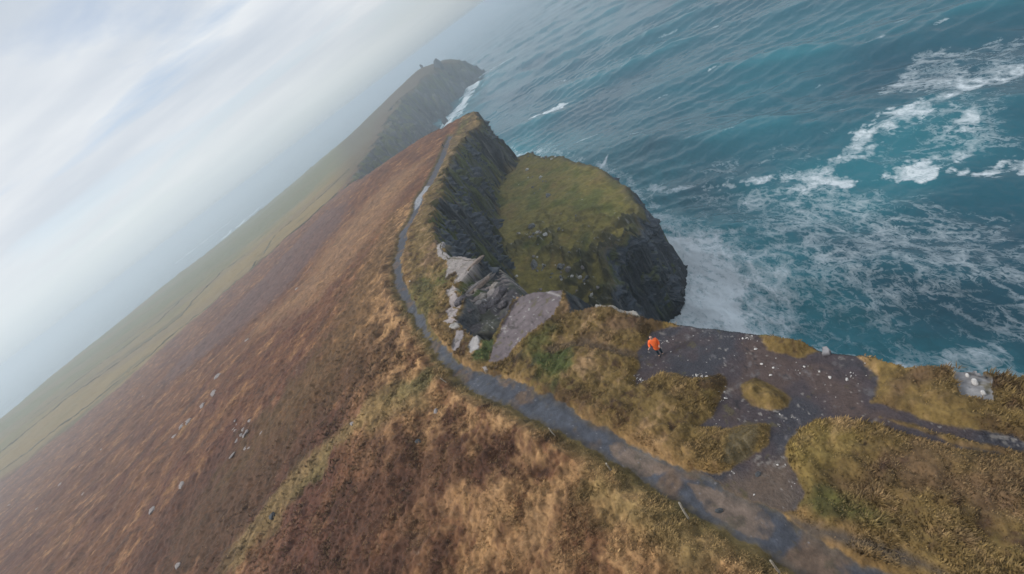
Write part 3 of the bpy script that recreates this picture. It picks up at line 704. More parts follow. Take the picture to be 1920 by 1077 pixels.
sea = mesh_obj('sea', V2, Q2, ms)
a = sea.data.attributes.new('foam', 'FLOAT', 'POINT'); a.data.foreach_set('value', foam.astype(np.float32))
foam0 = foam.copy(); foam = np.zeros_like(foam)
fpoly([(1240,400),(1400,420),(1560,560),(1700,640),(1900,690),(1900,760),(1200,700),(1150,560)], .9, .12)
fpoly([(1300,380),(1560,300),(1750,200),(1850,260),(1600,420),(1400,430)], .5, .1)
fline([(835,236),(865,196),(900,145)], .05, .7, .06); fline([(940,300),(1180,350),(1270,540)], .08, .8, .08)
turb = np.clip(foam + .35 * sstep(hs, .6, 2.4), 0, 1)
a = sea.data.attributes.new('turb', 'FLOAT', 'POINT'); a.data.foreach_set('value', turb.astype(np.float32))
tag(sea, kind='structure')

# ------------------------------------------------------------------ grass tussocks: far too many blades to count
def grass(n, rmin, rmax, a0, a1, hgt, seed):
    g = np.random.default_rng(seed)
    a = g.uniform(rad(a0), rad(a1), n); r = np.exp(g.uniform(math.log(rmin), math.log(rmax), n))
    x = (r * np.sin(a)).astype(np.float32); y = (r * np.cos(a)).astype(np.float32)
    z, c_, cc, _ = paint(x, y)
    dens = fbm(x, y, 1.3, 3, seed=200) * .8 + .6 * fbm(x, y, 6, 3, seed=201)
    bare = np.minimum(np.minimum(sdist(x, y, W_path, pad=1), sdist(x, y, W_plat, pad=1)), 1)
    ok = (c_ == 0) & (g.uniform(-.55, .75, n) < dens + .45) & (bare > .06) & (g.uniform(0, 1, n) > sstep(r, 25, 70))
    x, y, z, cc, r = x[ok], y[ok], z[ok], cc[ok], r[ok]; m_ = len(x)
    K = 5
    x = np.repeat(x, K); y = np.repeat(y, K); z = np.repeat(z, K); r = np.repeat(r, K); cc = np.repeat(cc, K, 0)
    sc = np.clip(r / 30, .75, 2.2)
    th = g.uniform(0, 2 * np.pi, m_ * K); sp_ = g.uniform(.0, .10, m_ * K) * sc
    bx = x + np.cos(th) * sp_; by = y + np.sin(th) * sp_
    H_ = hgt * g.uniform(.45, 1.15, m_ * K) * np.clip(.6 + 1.1 * fbm(x, y, 2.0, 2, seed=205), .3, 1.7) * np.clip(sc, 0, 1.5)
    ln = g.uniform(.5, 1.5, m_ * K) * H_
    wx, wy = .55, -.25                                  # blown seaward
    tx = bx + np.cos(th) * ln * .75 + wx * ln; ty = by + np.sin(th) * ln * .75 + wy * ln
    ww = .022 * sc * g.uniform(.7, 1.5, m_ * K)
    px_, py_ = -np.sin(th) * ww, np.cos(th) * ww
    mx_, my_ = bx + (tx - bx) * .4, by + (ty - by) * .4
    z = z - .04
    A_ = np.stack([bx - px_, by - py_, z], 1); B_ = np.stack([bx + px_, by + py_, z], 1)
    C_ = np.stack([mx_ + px_ * .8, my_ + py_ * .8, z + H_ * .65], 1); D_ = np.stack([mx_ - px_ * .8, my_ - py_ * .8, z + H_ * .65], 1)
    E_ = np.stack([tx, ty, z + H_], 1)
    M = m_ * K
    V_ = np.stack([A_, B_, C_, D_, E_], 1).reshape(-1, 3); b0 = np.arange(M)[:, None] * 5
    T = np.concatenate([b0 + [[0, 1, 2]], b0 + [[0, 2, 3]], b0 + [[3, 2, 4]]])
    tone = g.uniform(.45, 1.9, M)[:, None]; dry = g.uniform(0, 1, M)[:, None] ** 2
    colr = cc * tone; colr = colr + (np.array([[.42, .29, .14]]) - colr) * dry * .45
    colr = np.repeat(np.clip(colr, .005, .6), 5, 0)
    return mesh_obj('grass', V_, T, M_blade, colr, smooth=False)
M_blade, nt, b = mat_base('grass_blades')
a = nt.nodes.new('ShaderNodeAttribute'); a.attribute_name = 'col'; nt.links.new(a.outputs['Color'], b.inputs['Base Color']); b.inputs['Roughness'].default_value = .8
b.inputs['Specular IOR Level'].default_value = .2
gn = nt.nodes.new('ShaderNodeNewGeometry'); nm = nt.nodes.new('ShaderNodeVectorMath'); nm.operation = 'MULTIPLY_ADD'; nm.inputs[1].default_value = (.35, .35, .35); nm.inputs[2].default_value = (0, 0, .8)
nt.links.new(gn.outputs['Normal'], nm.inputs[0]); nn = nt.nodes.new('ShaderNodeVectorMath'); nn.operation = 'NORMALIZE'; nt.links.new(nm.outputs[0], nn.inputs[0]); nt.links.new(nn.outputs[0], b.inputs['Normal'])
tag(grass(int(240000 * DETAIL), 7.5, 100, -58, 60, .17, 1), kind='stuff')

# ------------------------------------------------------------------ rocks
def simple_mat(name, colr, rough=.9, var=.3, scale=6):
    m, nt, b = mat_base(name); f = noise_node(nt, scale, 5, .65)
    k = nt.nodes.new('ShaderNodeMix'); k.data_type = 'RGBA'
    k.inputs['A'].default_value = (*[v * (1 - var) for v in colr], 1); k.inputs['B'].default_value = (*[min(1, v * (1 + var)) for v in colr], 1)
    nt.links.new(ramp_n(nt, f, [(.35, 0.0), (.65, 1.0)]), k.inputs['Factor']); nt.links.new(k.outputs['Result'], b.inputs['Base Color']); b.inputs['Roughness'].default_value = rough
    bp = nt.nodes.new('ShaderNodeBump'); bp.inputs['Strength'].default_value = .4; bp.inputs['Distance'].default_value = .03; nt.links.new(f, bp.inputs['Height']); nt.links.new(bp.outputs[0], b.inputs['Normal'])
    return m
M_white = simple_mat('white_stone', (.50, .48, .46)); M_grey = simple_mat('grey_stone', (.25, .22, .21)); M_dark = simple_mat('dark_stone', (.05, .053, .058)); M_brown = simple_mat('pink_stone', (.30, .23, .19))
import bmesh
def rock_mesh(seed, sx, sy, sz, sub=3, rough=.35):
    bm = bmesh.new(); bmesh.ops.create_icosphere(bm, subdivisions=sub, radius=1)
    g = random.Random(seed)
    planes = [(Vector((g.gauss(0, 1), g.gauss(0, 1), g.gauss(0, .7))).normalized(), g.uniform(.55, .85)) for _ in range(9)]
    for v in bm.verts:
        p = v.co.copy()
        for n_, dd in planes:
            e = p.dot(n_) - dd
            if e > 0: p -= n_ * e * .9
        p *= 1 + rough * .18 * math.sin(p.x * 7 + seed) * math.cos(p.y * 8 - seed * 2) 
        v.co = Vector((p.x * sx, p.y * sy, p.z * sz))
    me = bpy.data.meshes.new('rock'); bm.to_mesh(me); bm.free(); return me
def put_rock(name, me, mat, x, y, z, rz, sc, **k):
    o = bpy.data.objects.new(name, me); S.collection.objects.link(o)
    if not me.materials: me.materials.append(mat)
    o.location = (x, y, z); o.rotation_euler = (0, 0, rz); o.scale = (sc, sc, sc); tag(o, **k); return o
def land(px, py):
    x, y = surf_hit(px, py, main); z, c_ = ground_z(x, y); return x, y, float(z[0])
wm = [rock_mesh(s, 1, .8, .6, 2) for s in range(5)]
for me in wm: me.materials.append(M_white)
spots = [(1490,907),(1484,912),(1377,888),(1372,884),(1414,928),(1458,872),(1473,872),(1530,745),(1547,722),(1553,735),(1567,745),(1445,704),(1450,690),(1428,683),(1435,687),(1377,667),(1325,655),(1258,660),(1262,637),(1245,633),(1251,640),(1300,630),(1365,632),(1378,636),(1417,655),(1493,680),(1500,700),(1478,694),(1508,688),(1550,700),(1556,708),(1600,700),(1609,720),(1588,712),(1343,795),(1349,788),(1462,777),(1470,790),(1484,783),(1495,787),(1462,800),(1325,680),(1290,676),(1272,668),(1420,640),(1455,672)]
cl_lab = {1199: 'small white stone in the dense heap at the left corner of the platform', 1310: 'small white stone in the scatter along the lower turf edge of the platform', 1357: 'small white stone in the strip beside the tip of the left turf', 1240: 'small white stone among the pale crust behind the person in orange', 1395: 'small white stone along the seaward rim of the platform', 1600: 'small white stone on the right part of the platform near the turf wall', 1500: 'small white stone above the lens-shaped turf island'}
for cx, cy, n_, sx_, sy_ in [(1199,712,16,12,8),(1310,706,18,22,7),(1357,742,14,8,18),(1240,640,10,12,8),(1395,634,9,22,7),(1600,702,8,24,16),(1500,695,6,30,14)]:
    for k in range(n_): spots.append((cx + random.gauss(0, sx_ * .5), cy + random.gauss(0, sy_ * .5), cl_lab[cx]))
for k, sp3 in enumerate(spots):
    px, py = sp3[:2]; lb = sp3[2] if len(sp3) > 2 else ('small white stone lying alone on the upper rock platform' if py < 760 else 'small white stone lying alone on the wet ground below the turf island')
    x, y, z = land(px, py)
    s = .018 + random.expovariate(1 / .02)
    put_rock('stone', wm[k % 5], M_white, x, y, z + s * .1, random.uniform(0, 6), s, label=lb, cat='stone', group=lb.replace('small white stone', 'small white stones'))
for px, py, s, lb in [(1829,727,.16,'largest white stone on the pale grey slab at far right'),(1845,748,.12,'white stone near the lower corner of the pale grey slab at far right'),(1790,707,.10,'small white stone at the upper left corner of the pale grey slab at far right'),(1815,713,.10,'white stone near the seaward rim of the pale grey slab at far right')]:
    x, y, z = land(px, py); put_rock('stone', wm[1], M_white, x, y, z + s * .3, 1, s, label=lb, cat='stone')
for px, py, s, sq, mt, lb in [(1349,958,.18,1,M_dark,'dark stone in the muddy patch of the main path'),(1422,890,.16,1,M_dark,'dark stone lying on the brown wet ground right of the turf point'),
    (822,775,.35,1,M_grey,'smooth grey stone in the tan grass below the path bend'),(792,835,.3,1,M_dark,'dark stone sunk in the tan grass left of the path'),(517,971,.5,1,M_dark,'dark lump of rock in the grassy strip at lower left'),
    (773,533,.16,1,M_white,'white stone beside the path at its bend')]:
    x, y, z = land(px, py); put_rock('rock', rock_mesh(int(px), 1, .75, .55), mt, x, y, z, random.uniform(0, 6), s, label=lb, cat='rock')
# pale outcrops on the brown slope
om = [rock_mesh(40 + s, 1.6, .8, .35, 3, .9) for s in range(4)]
for me in om: me.materials.append(M_grey)
outs = [(153,875,2.2),(115,910,1.6),(161,929,.9),(70,955,.9),(410,709,1.7),(408,741,1.5),(383,762,1.3),(356,792,1.5),(345,803,1.2),(271,744,1.7),(230,779,1.8),(289,958,1.1),(340,1065,.6),(348,913,1.0),(16,950,1.8),(667,800,.4),(330,820,.9),(560,545,1.0),(330,650,1.6),(465,640,1.1),(195,845,1.1)]
out_labels = ['long pale streak of rock, largest of those near the left edge of the slope', 'pale rock just left of the longest streak of rock near the left edge', 'small pale rock low on the slope below the longest streak of rock', 'faint pale rock near the left edge of the brown slope', 'topmost rock of the row of grey outcrops halfway down the slope', 'second rock from the top in the row of grey outcrops', 'third rock from the top in the row of grey outcrops', 'wide rock near the bottom of the row of grey outcrops', 'lowest rock at the end of the row of grey outcrops', 'lone pale rock left of the row of grey outcrops', 'pale rock farther left, beyond the lone one beside the row', 'grey rock at the edge of the dark dip low on the slope', 'grey rock nearest the bottom edge on the left slope', 'grey rock between the rubble patch and the dark dip', 'pale rock cut by the left edge of the view', 'small grey rock high in the tan grass near the ridge shoulder', 'small grey rock between the row of outcrops and the rubble patch', 'distant pale speck of rock near the dark heather band', 'small pale rock near the top of the slope below the field bank', 'grey rock just right of the top of the row of outcrops', 'small pale rock midway between the left edge and the row']
for k, (px, py, s) in enumerate(outs):
    x, y, z = land(px, py)
    d = ray(px, py); az_ = math.atan2(d[0], d[1])
    put_rock('rock_outcrop', om[k % 4], M_grey, x, y, z - s * .06, -az_ + 1.57 + random.uniform(-.4, .4), s * .72, label=out_labels[k], cat='rock', group='pale rock outcrops on the brown slope')
for k in range(16):
    x, y, z = land(461 + random.gauss(0, 16), 812 + random.gauss(0, 18))
    put_rock('rock_outcrop', om[k % 4], M_grey, x, y, z, random.uniform(0, 6), random.uniform(.2, .45), label='grey stone in the loose patch of rubble on the brown slope', cat='rock', group='rubble patch on the brown slope')
# rocks on the headland
bm_ = [rock_mesh(60 + s, 1.1, .8, .8, 3, .6) for s in range(4)]
M_hrock = simple_mat('mossy_stone', (.16, .16, .16), var=.5, scale=3)
for k, me in enumerate(bm_): me.materials.append([M_hrock, M_white, M_hrock, M_grey][k])
def hland(px, py):
    x, y = surf_hit(px, py, head); z, c_ = ground_z(x, y); return x, y, float(z[0])
for px, py, s, k, lb in [(1003,497,1.5,2,'large blocky grey boulder in the middle of the headland rocks'),(1027,447,.8,1,'whitest stone on the headland turf'),(1049,500,1.2,0,'mossy boulder right of the large blocky boulder on the headland'),(1068,508,.9,3,'pale boulder at the right end of the row of headland rocks'),
    (998,428,1.1,0,'dark mossy boulder above the white stone on the headland'),(990,320,.7,1,'white stone near the back of the headland'),(1028,368,1.2,2,'dark rock in the hollow at the centre of the headland turf'),(1012,331,.8,1,'white stone right of the gully at the back of the headland')]:
    x, y, z = hland(px, py); put_rock('boulder', bm_[k], None, x, y, z + s * .2, random.uniform(0, 6), s, label=lb, cat='boulder')
hs_ = []
hl_lab = {1000: 'small stone in the scatter left of the centre of the headland', 1010: 'small stone around the large blocky boulder on the headland', 1060: 'small stone in the row of rocks on the near part of the headland', 990: 'small stone at the near left foot of the headland', 1020: 'small pale stone along the far seaward rim of the headland', 1110: 'small stone on the mossy near right slope of the headland', 1050: 'lone small stone on the open headland turf'}
for cx, cy, n_, sx_, sy_ in [(1000,440,16,20,14),(1010,500,14,25,12),(1060,515,14,30,12),(990,550,16,30,12),(1020,295,16,35,5),(1110,540,10,20,14),(1000,340,10,35,14),(1050,420,8,50,40)]:
    for k in range(n_): hs_.append((cx + random.gauss(0, sx_ * .6), cy + random.gauss(0, sy_ * .6), hl_lab[cx] if cy != 340 else 'small stone in the grass at the back left of the headland'))
for k, (px, py, lb) in enumerate(hs_):
    x, y, z = hland(px, py)
    if z < -45: continue
    put_rock('boulder', bm_[k % 4], None, x, y, z, random.uniform(0, 6), random.uniform(.2, .65), label=lb, cat='boulder', group=lb.replace('small stone', 'small stones').replace('pale stone', 'pale stones'))
for px, py, s, lb in [(1288,472,.8,'dark rock awash in white foam off the headland, farther from the cliff'),(1277,546,1.2,'dark rock in the foam right against the headland cliff'),(1281,551,.8,'smallest dark rock in the foam beside the headland cliff')]:
    x, y = atz(px, py, SEA); put_rock('sea_rock', rock_mesh(int(py), 1, .8, .7), M_dark, x, y, SEA + .6, 0, s, label=lb, cat='rock')
# knobs of rock on the skyline of the far headland
for px, py, r, me, lb in [(823,124,812,rock_mesh(81, 6.5, 5.2, 11, 3, .5),'blocky knob of rock standing on the summit of the far headland'),(795,132,838,rock_mesh(82, 2.4, 2.2, 5.5, 3, .5),'small knob of rock at the left shoulder of the far headland summit'),(836,126,812,rock_mesh(83, 5, 4, 3.5, 3, .5),'low hump of rock just right of the blocky knob on the far headland')]:
    x, y, _ = atr(px, py, r); z, c_ = ground_z(x, y); put_rock('rock_outcrop', me, M_dark, x, y, float(z[0]) + 1, 0, 1, label=lb, cat='rock')

# ------------------------------------------------------------------ cliff faces: broken rock walls hung below the rims
def rim_wall(name, line, depth, slope, seed, spacing, rows, closed=False, dscale=1.0, zfloor=None, **kw):
    P = np.array(line, float)[:, :2]; D = np.array(depth, float); Sl = np.array(slope, float)
    if closed: P = np.vstack([P, P[:1]]); D = np.append(D, D[0]); Sl = np.append(Sl, Sl[0])
    # round the corners a little, then resample
    for _ in range(2):
        a_, b_ = P[:-1], P[1:]; q_ = np.empty((2 * len(a_), 2)); q_[0::2] = a_ * .75 + b_ * .25; q_[1::2] = a_ * .25 + b_ * .75
        dd = np.empty(2 * len(a_)); dd[0::2] = D[:-1] * .75 + D[1:] * .25; dd[1::2] = D[:-1] * .25 + D[1:] * .75
        ss = np.empty(2 * len(a_)); ss[0::2] = Sl[:-1] * .75 + Sl[1:] * .25; ss[1::2] = Sl[:-1] * .25 + Sl[1:] * .75
        if closed: q_ = np.vstack([q_, q_[:1]]); dd = np.append(dd, dd[0]); ss = np.append(ss, ss[0])
        P, D, Sl = q_, dd, ss
    sg = np.concatenate([[0], np.cumsum(np.hypot(*(P[1:] - P[:-1]).T))]); s = np.arange(0, sg[-1], spacing)
    px_ = np.interp(s, sg, P[:, 0]); py_ = np.interp(s, sg, P[:, 1]); D = np.interp(s, sg, D); Sl = np.interp(s, sg, Sl)
    tx = np.gradient(px_); ty = np.gradient(py_); k = max(3, int(3 / spacing)) | 1; ker = np.ones(k) / k
    def sm(v, kk=ker): return np.convolve(np.pad(v, len(kk) // 2, mode='wrap' if closed else 'edge'), kk, 'valid')
    tx, ty = sm(tx), sm(ty); l_ = np.hypot(tx, ty) + 1e-9; nx, ny = ty / l_ * kw['out'], -tx / l_ * kw['out']
    # where does the turf really end along each normal?
    U = np.linspace(-7, 7, 57) * (1 if spacing < 1 else 3)
    gx = (px_[:, None] + nx[:, None] * U).ravel().astype(np.float32); gy = (py_[:, None] + ny[:, None] * U).ravel().astype(np.float32)
    zz, cc, _, _ = paint(gx, gy, False); cc = cc.reshape(-1, len(U)); zz = zz.reshape(-1, len(U))
    top = np.isin(cc, kw['topcls']); last = np.where(top.any(1), len(U) - 1 - np.argmax(top[:, ::-1], 1), len(U) // 2)
    u0 = sm(U[last], np.ones(3) / 3); zr = np.minimum(zz[np.arange(len(s)), np.maximum(last - 1, 0)], kw.get('zmax', 9)); zr = sm(zr, np.ones(3) / 3)
    T = np.linspace(0, 1, rows) ** .9
    dz = T[None] * D[:, None]; S_ = s[:, None] + 0 * dz; Zz = zr[:, None] - dz
    a_ = (S_ + Zz * .45).ravel(); b_ = Zz.ravel()
    am = (np.clip(dz / 5, .03, 1) * dscale).ravel()
    q1 = fbm(a_, b_ * .55, 9 * dscale, 3, seed=seed); q2 = fbm(a_, b_, 3.6 * dscale, 3, seed=seed + 1); q3 = fbm(a_ * .8, b_ * 1.6, 1.5 * dscale, 3, gain=.6, seed=seed + 2)
    blk = np.floor(q2 * 3.5 + q1 * 2) / 3.5 ; blk2 = np.floor(q3 * 3) / 3
    rg = ridged(a_, b_ * .6, 5 * dscale, 3, seed=seed + 3)
    disp = (q1 * 2.2 + blk * 1.9 + blk2 * .55 + (rg - .5) * 1.6 + q3 * .35) * am
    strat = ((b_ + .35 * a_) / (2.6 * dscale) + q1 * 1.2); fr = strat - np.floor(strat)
    disp = disp + (1 - fr) * .9 * am
    off = u0[:, None] - .35 + dz / Sl[:, None] + .4 * np.clip(dz, 0, 1) + disp.reshape(dz.shape)
    VX = px_[:, None] + nx[:, None] * off; VY = py_[:, None] + ny[:, None] * off
    VZ = Zz + (fbm(a_, b_, 2 * dscale, 2, seed=seed + 5) * .5 * am).reshape(dz.shape) + .10 * (dz < .01)
    n_, m_ = dz.shape; sc_ = np.gradient(off, axis=1) / (np.abs(np.gradient(dz, axis=1)) + 1e-6)
    c = np.empty((n_ * m_, 3), np.float32); c[:] = (.068, .080, .100)
    f4 = fbm(a_, b_, 1.1 * dscale, 4, gain=.7, seed=seed + 6); f5 = fbm(a_, b_ * .7, 6 * dscale, 4, gain=.6, seed=seed + 7)
    c = mixc(c, (.17, .17, .175), sstep(blk2 + f4 * .7, .05, .6) * .8)
    c = mixc(c, (.022, .025, .031), sstep(-blk - f4 * .6, .3, .8) * .8)
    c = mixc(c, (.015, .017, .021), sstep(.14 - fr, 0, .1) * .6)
    c = mixc(c, (.27, .26, .25), sstep(f4 + .5 * blk2, .62, .8) * .55)
    led = sc_.ravel(); green = sstep(f5 + .22 * sstep(led, .3, 1.5) + .45 * sstep(-dz.ravel(), -6 * dscale, 0) + kw.get('green', 0), .28, .5)
    c = mixc(c, (.085, .095, .026), green * .85)
    c = mixc(c, (.14, .105, .04), sstep(-dz.ravel(), -2.2, -.2) * .7)
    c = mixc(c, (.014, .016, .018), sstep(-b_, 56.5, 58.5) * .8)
    i = (np.arange(n_ - 1)[:, None] * m_ + np.arange(m_ - 1)[None]).ravel()
    Fq = np.stack([i, i + m_, i + m_ + 1, i + 1], 1)
    if kw['out'] < 0: Fq = Fq[:, ::-1]
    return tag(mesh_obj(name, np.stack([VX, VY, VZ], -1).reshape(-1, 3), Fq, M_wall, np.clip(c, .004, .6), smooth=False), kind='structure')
M_wall = land_mat('rock_face', 1.1, 4.5, .45, .8, .25, rough_attr=False)
def out_sign(line):
    P = np.array([l_[:2] for l_ in line]); a_ = (P[:, 0] * np.roll(P[:, 1], -1) - np.roll(P[:, 0], -1) * P[:, 1]).sum(); return 1 if a_ > 0 else -1
OUT_MAIN = out_sign(coast); OUT_HEAD = out_sign(headline)
M_pstrip = simple_mat('pinkish_stone', (.21, .185, .165), var=.4, scale=4); M_dslab = simple_mat('dark_speckled_stone', (.085, .075, .08), var=.6, scale=5)
ia = 12; ib = next(i for i, c_ in enumerate(coast) if c_[2] == 0.9)
CL = coast[ia:ib]
dep = [2.0 if i < 4 else (3.0 if i < 12 else 42) for i in range(len(CL))]
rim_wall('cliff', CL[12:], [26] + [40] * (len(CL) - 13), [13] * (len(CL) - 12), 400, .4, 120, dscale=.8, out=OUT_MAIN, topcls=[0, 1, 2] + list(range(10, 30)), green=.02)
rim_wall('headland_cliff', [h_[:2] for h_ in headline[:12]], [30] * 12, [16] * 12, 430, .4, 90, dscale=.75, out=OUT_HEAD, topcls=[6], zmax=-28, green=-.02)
# strata ledges and broken slabs in the gully
strip = [rock_mesh(200 + s_, 1, .13, .16, 3, .5) for s_ in range(3)]
for k, me in enumerate(strip): me.materials.append([M_pstrip, M_grey, M_brown][k])
def lland(px, py):
    x, y = surf_hit(px, py, ledge); z, c_ = ground_z(x, y); return x, y, float(z[0])
for k, (px, py, ln, lb) in enumerate([(884,544,2.2,'leftmost long thin rock ledge of the tilted strata in the gully'),(892,542,2.8,'second long thin rock ledge from the left in the gully strata'),(898,540,3.2,'third long thin rock ledge in the gully strata'),(905,536,3.2,'fourth long thin rock ledge in the gully strata'),(911,532,2.8,'fifth long thin rock ledge in the gully strata'),(916,524,2.4,'rightmost long thin rock ledge in the gully strata')]):
    x, y, z = lland(px, py); put_rock('rock_ledge', strip[k % 3], None, x, y, z + .10, rad(13 + k), ln * .62, label=lb, cat='rock', group='tilted strata in the gully')
blk_m = [rock_mesh(220 + s_, 1, .8, .45, 3, .5) for s_ in range(4)]
for k, me in enumerate(blk_m): me.materials.append([M_pstrip, M_grey, M_dslab, M_dslab][k])
for px, py, sz, k, lb in [(932,543,1.0,0,'pale block at the seaward end of the white-edged ledge in the gully'),(922,552,.9,1,'pale block in the middle of the white-edged ledge in the gully'),(910,564,.8,0,'pale block halfway down the white-edged ledge in the gully'),(899,575,.7,1,'pale block at the near end of the white-edged ledge in the gully'),
    (945,560,1.3,2,'large dark purple broken slab in the gully behind the tilted slab'),(930,578,1.1,3,'dark speckled slab in the middle of the gully'),(915,592,1.0,2,'dark slab in the lower middle of the gully'),(885,592,1.0,3,'dark mossy slab at the left side of the gully'),(898,612,.8,2,'dark rock near the bottom of the gully'),(950,583,.8,3,'dark rock wedged against the tilted purple slab')]:
    x, y, z = lland(px, py); put_rock('broken_slab', blk_m[k], None, x, y, z + .1 * sz, rad(5 + px % 40), sz * .85, label=lb, cat='rock', group='broken slabs in the gully')

# ------------------------------------------------------------------ fence posts on the turf bank
M_post = simple_mat('weathered_post', (.34, .30, .24), var=.35, scale=20)
def post_mesh():
    bm = bmesh.new(); n_ = 9; rings = []
    for j in range(6):
        t = j / 5; rr = .048 * (1 - .12 * t); cx_ = .05 * math.sin(t * 2.2)
        rings.append([bm.verts.new((cx_ + rr * math.cos(2 * math.pi * i / n_) * (1 + .1 * math.sin(3 * i)), rr * math.sin(2 * math.pi * i / n_), -.3 + 1.1 * t + (.03 * math.cos(i) if j == 5 else 0))) for i in range(n_)])
    for a_, b_ in zip(rings, rings[1:]):
        for i in range(n_): bm.faces.new((a_[i], a_[(i + 1) % n_], b_[(i + 1) % n_], b_[i]))
    bm.faces.new(rings[-1]); bm.faces.new(rings[0][::-1])
    me = bpy.data.meshes.new('fence_post'); bm.to_mesh(me); bm.free(); me.materials.append(M_post); return me
pm = post_mesh()
for px, py, lx, ly, sc, lb in [(846,726,.1,.1,.8,'small weathered fence post on the bank at the path bend'),(1047,824,-.15,.1,.8,'thin weathered fence post on the turf bank above the middle of the path'),(1151,890,-.2,.15,1,'leaning weathered fence post on the bank beside the brown puddle'),(1298,980,-.25,.2,1.05,'tall pale fence post on the bank near the muddy patch of path'),(1468,1082,-.1,.1,1,'fence post on the bank nearest the bottom edge of the view')]:
    x, y, z = land(px, py); o = bpy.data.objects.new('fence_post', pm); S.collection.objects.link(o); o.location = (x, y, z); o.rotation_euler = (ly, lx, px); o.scale = (sc, sc, sc)
    tag(o, lb, 'fence post', 'fence posts along the turf bank')

# ------------------------------------------------------------------ field banks in the valley
M_bank = simple_mat('field_bank', (.09, .08, .04), var=.4, scale=.5)
def bank(pts, wd, ht, lb, f=main):
    P = np.array(PL(pts, f)); seg = []
    for a_, b_ in zip(P[:-1], P[1:]):
        n_ = max(2, int(np.hypot(*(b_ - a_)) / 3)); seg += [a_ + (b_ - a_) * t for t in np.arange(n_) / n_]
    P = np.array(seg); P = P + np.stack([fbm(P[:, 0], P[:, 1], 40, 2, seed=300), fbm(P[:, 1], P[:, 0], 40, 2, seed=301)], 1) * 3
    T = np.gradient(P, axis=0); T /= np.linalg.norm(T, axis=1)[:, None]; Nn = np.stack([-T[:, 1], T[:, 0]], 1)
    rows = []
    for u, hh_ in ((-1, -.8), (-.6, .7), (-.2, 1), (.3, .95), (.65, .6), (1, -.8)):
        q = P + Nn * u * wd * (1 + .3 * fbm(P[:, 0], P[:, 1], 8, 2, seed=302))[:, None]
        z, _ = ground_z(q[:, 0], q[:, 1]); rows.append(np.stack([q[:, 0], q[:, 1], z + hh_ * ht * (.75 + .5 * fbm(q[:, 0], q[:, 1], 12, 2, seed=303))], 1))
    Vb = np.stack(rows, 1).reshape(-1, 3); n_, k_ = len(P), 6
    i = (np.arange(n_ - 1)[:, None] * k_ + np.arange(k_ - 1)[None]).ravel()
    tag(mesh_obj('field_bank', Vb, np.stack([i, i + k_, i + k_ + 1, i + 1], 1), M_bank), lb, 'bank', 'dark banks dividing the valley fields')
bank([(-20,905),(115,800),(236,705),(345,612),(470,508),(560,430),(640,358)], 1.2, .6, 'long dark bank where the brown slope meets the green fields')
bank([(-20,866),(120,755),(235,672),(343,592),(418,508),(470,470)], 1.2, .6, 'dark bank running through the middle of the green fields')
bank([(90,760),(180,690),(295,606),(360,545)], 1.5, .6, 'faint dark bank nearest the grey bay beyond the fields')
bank([(470,508),(520,440),(600,372),(660,316)], 1.2, .6, 'short bank splitting the tan and green fields below the far cliffs')

# ------------------------------------------------------------------ people
def skinned(name, chains, mat, parent):
    """chains: lists of (x, y, z, radius); a chain may start with the index name of an earlier point"""
    vs, es, rs, names = [], [], [], {}
    for ch in chains:
        prev = None
        for p in ch:
            if isinstance(p, str): prev = names[p]; continue
            if len(p) == 5: names[p[4]] = len(vs)
            vs.append(p[:3]); rs.append(p[3])
            if prev is not None: es.append((prev, len(vs) - 1))
            prev = len(vs) - 1
    me = bpy.data.meshes.new(name); me.from_pydata(vs, es, []); o = bpy.data.objects.new(name, me); S.collection.objects.link(o)
    o.modifiers.new('skin', 'SKIN').use_smooth_shade = True
    for i, r in enumerate(rs): me.skin_vertices[0].data[i].radius = (r, r)
    me.skin_vertices[0].data[0].use_root = True
    sb = o.modifiers.new('sub', 'SUBSURF'); sb.levels = 1; sb.render_levels = 2
    me.materials.append(mat); o.parent = parent; return o
def fingers(side, wx, wy, wz, dx, dy, dz):
    out = []
    for i, ln in enumerate((.075, .085, .08, .065)):
        o_ = (i - 1.5) * .02
        out.append(['hand' + side, (wx + dx * .09 + o_ * dy, wy + dy * .09 - o_ * dx, wz + dz * .09, .011), (wx + dx * (.09 + ln * .6) + o_ * dy, wy + dy * (.09 + ln * .6) - o_ * dx, wz + dz * (.09 + ln * .6) - .01, .009), (wx + dx * (.09 + ln) + o_ * dy, wy + dy * (.09 + ln) - o_ * dx, wz + dz * (.09 + ln) - .03, .008)])
    out.append(['hand' + side, (wx + dx * .03 + .03 * dy, wy + dy * .03 - .03 * dx, wz + dz * .03, .012), (wx + dx * .07 + .05 * dy, wy + dy * .07 - .05 * dx, wz + dz * .07, .009)])
    return out
M_skin = simple_mat('skin', (.50, .30, .22), .6, .08); M_orange = simple_mat('orange_jacket', (1, .15, .025), .7, .1); M_navy = simple_mat('dark_teal_trousers', (.012, .035, .05), .8, .2); M_hair = simple_mat('brown_hair', (.05, .03, .02), .7, .2); M_boot = simple_mat('boot', (.03, .025, .02), .7, .2); M_dcoat = simple_mat('dark_coat', (.03, .03, .035), .8, .2)
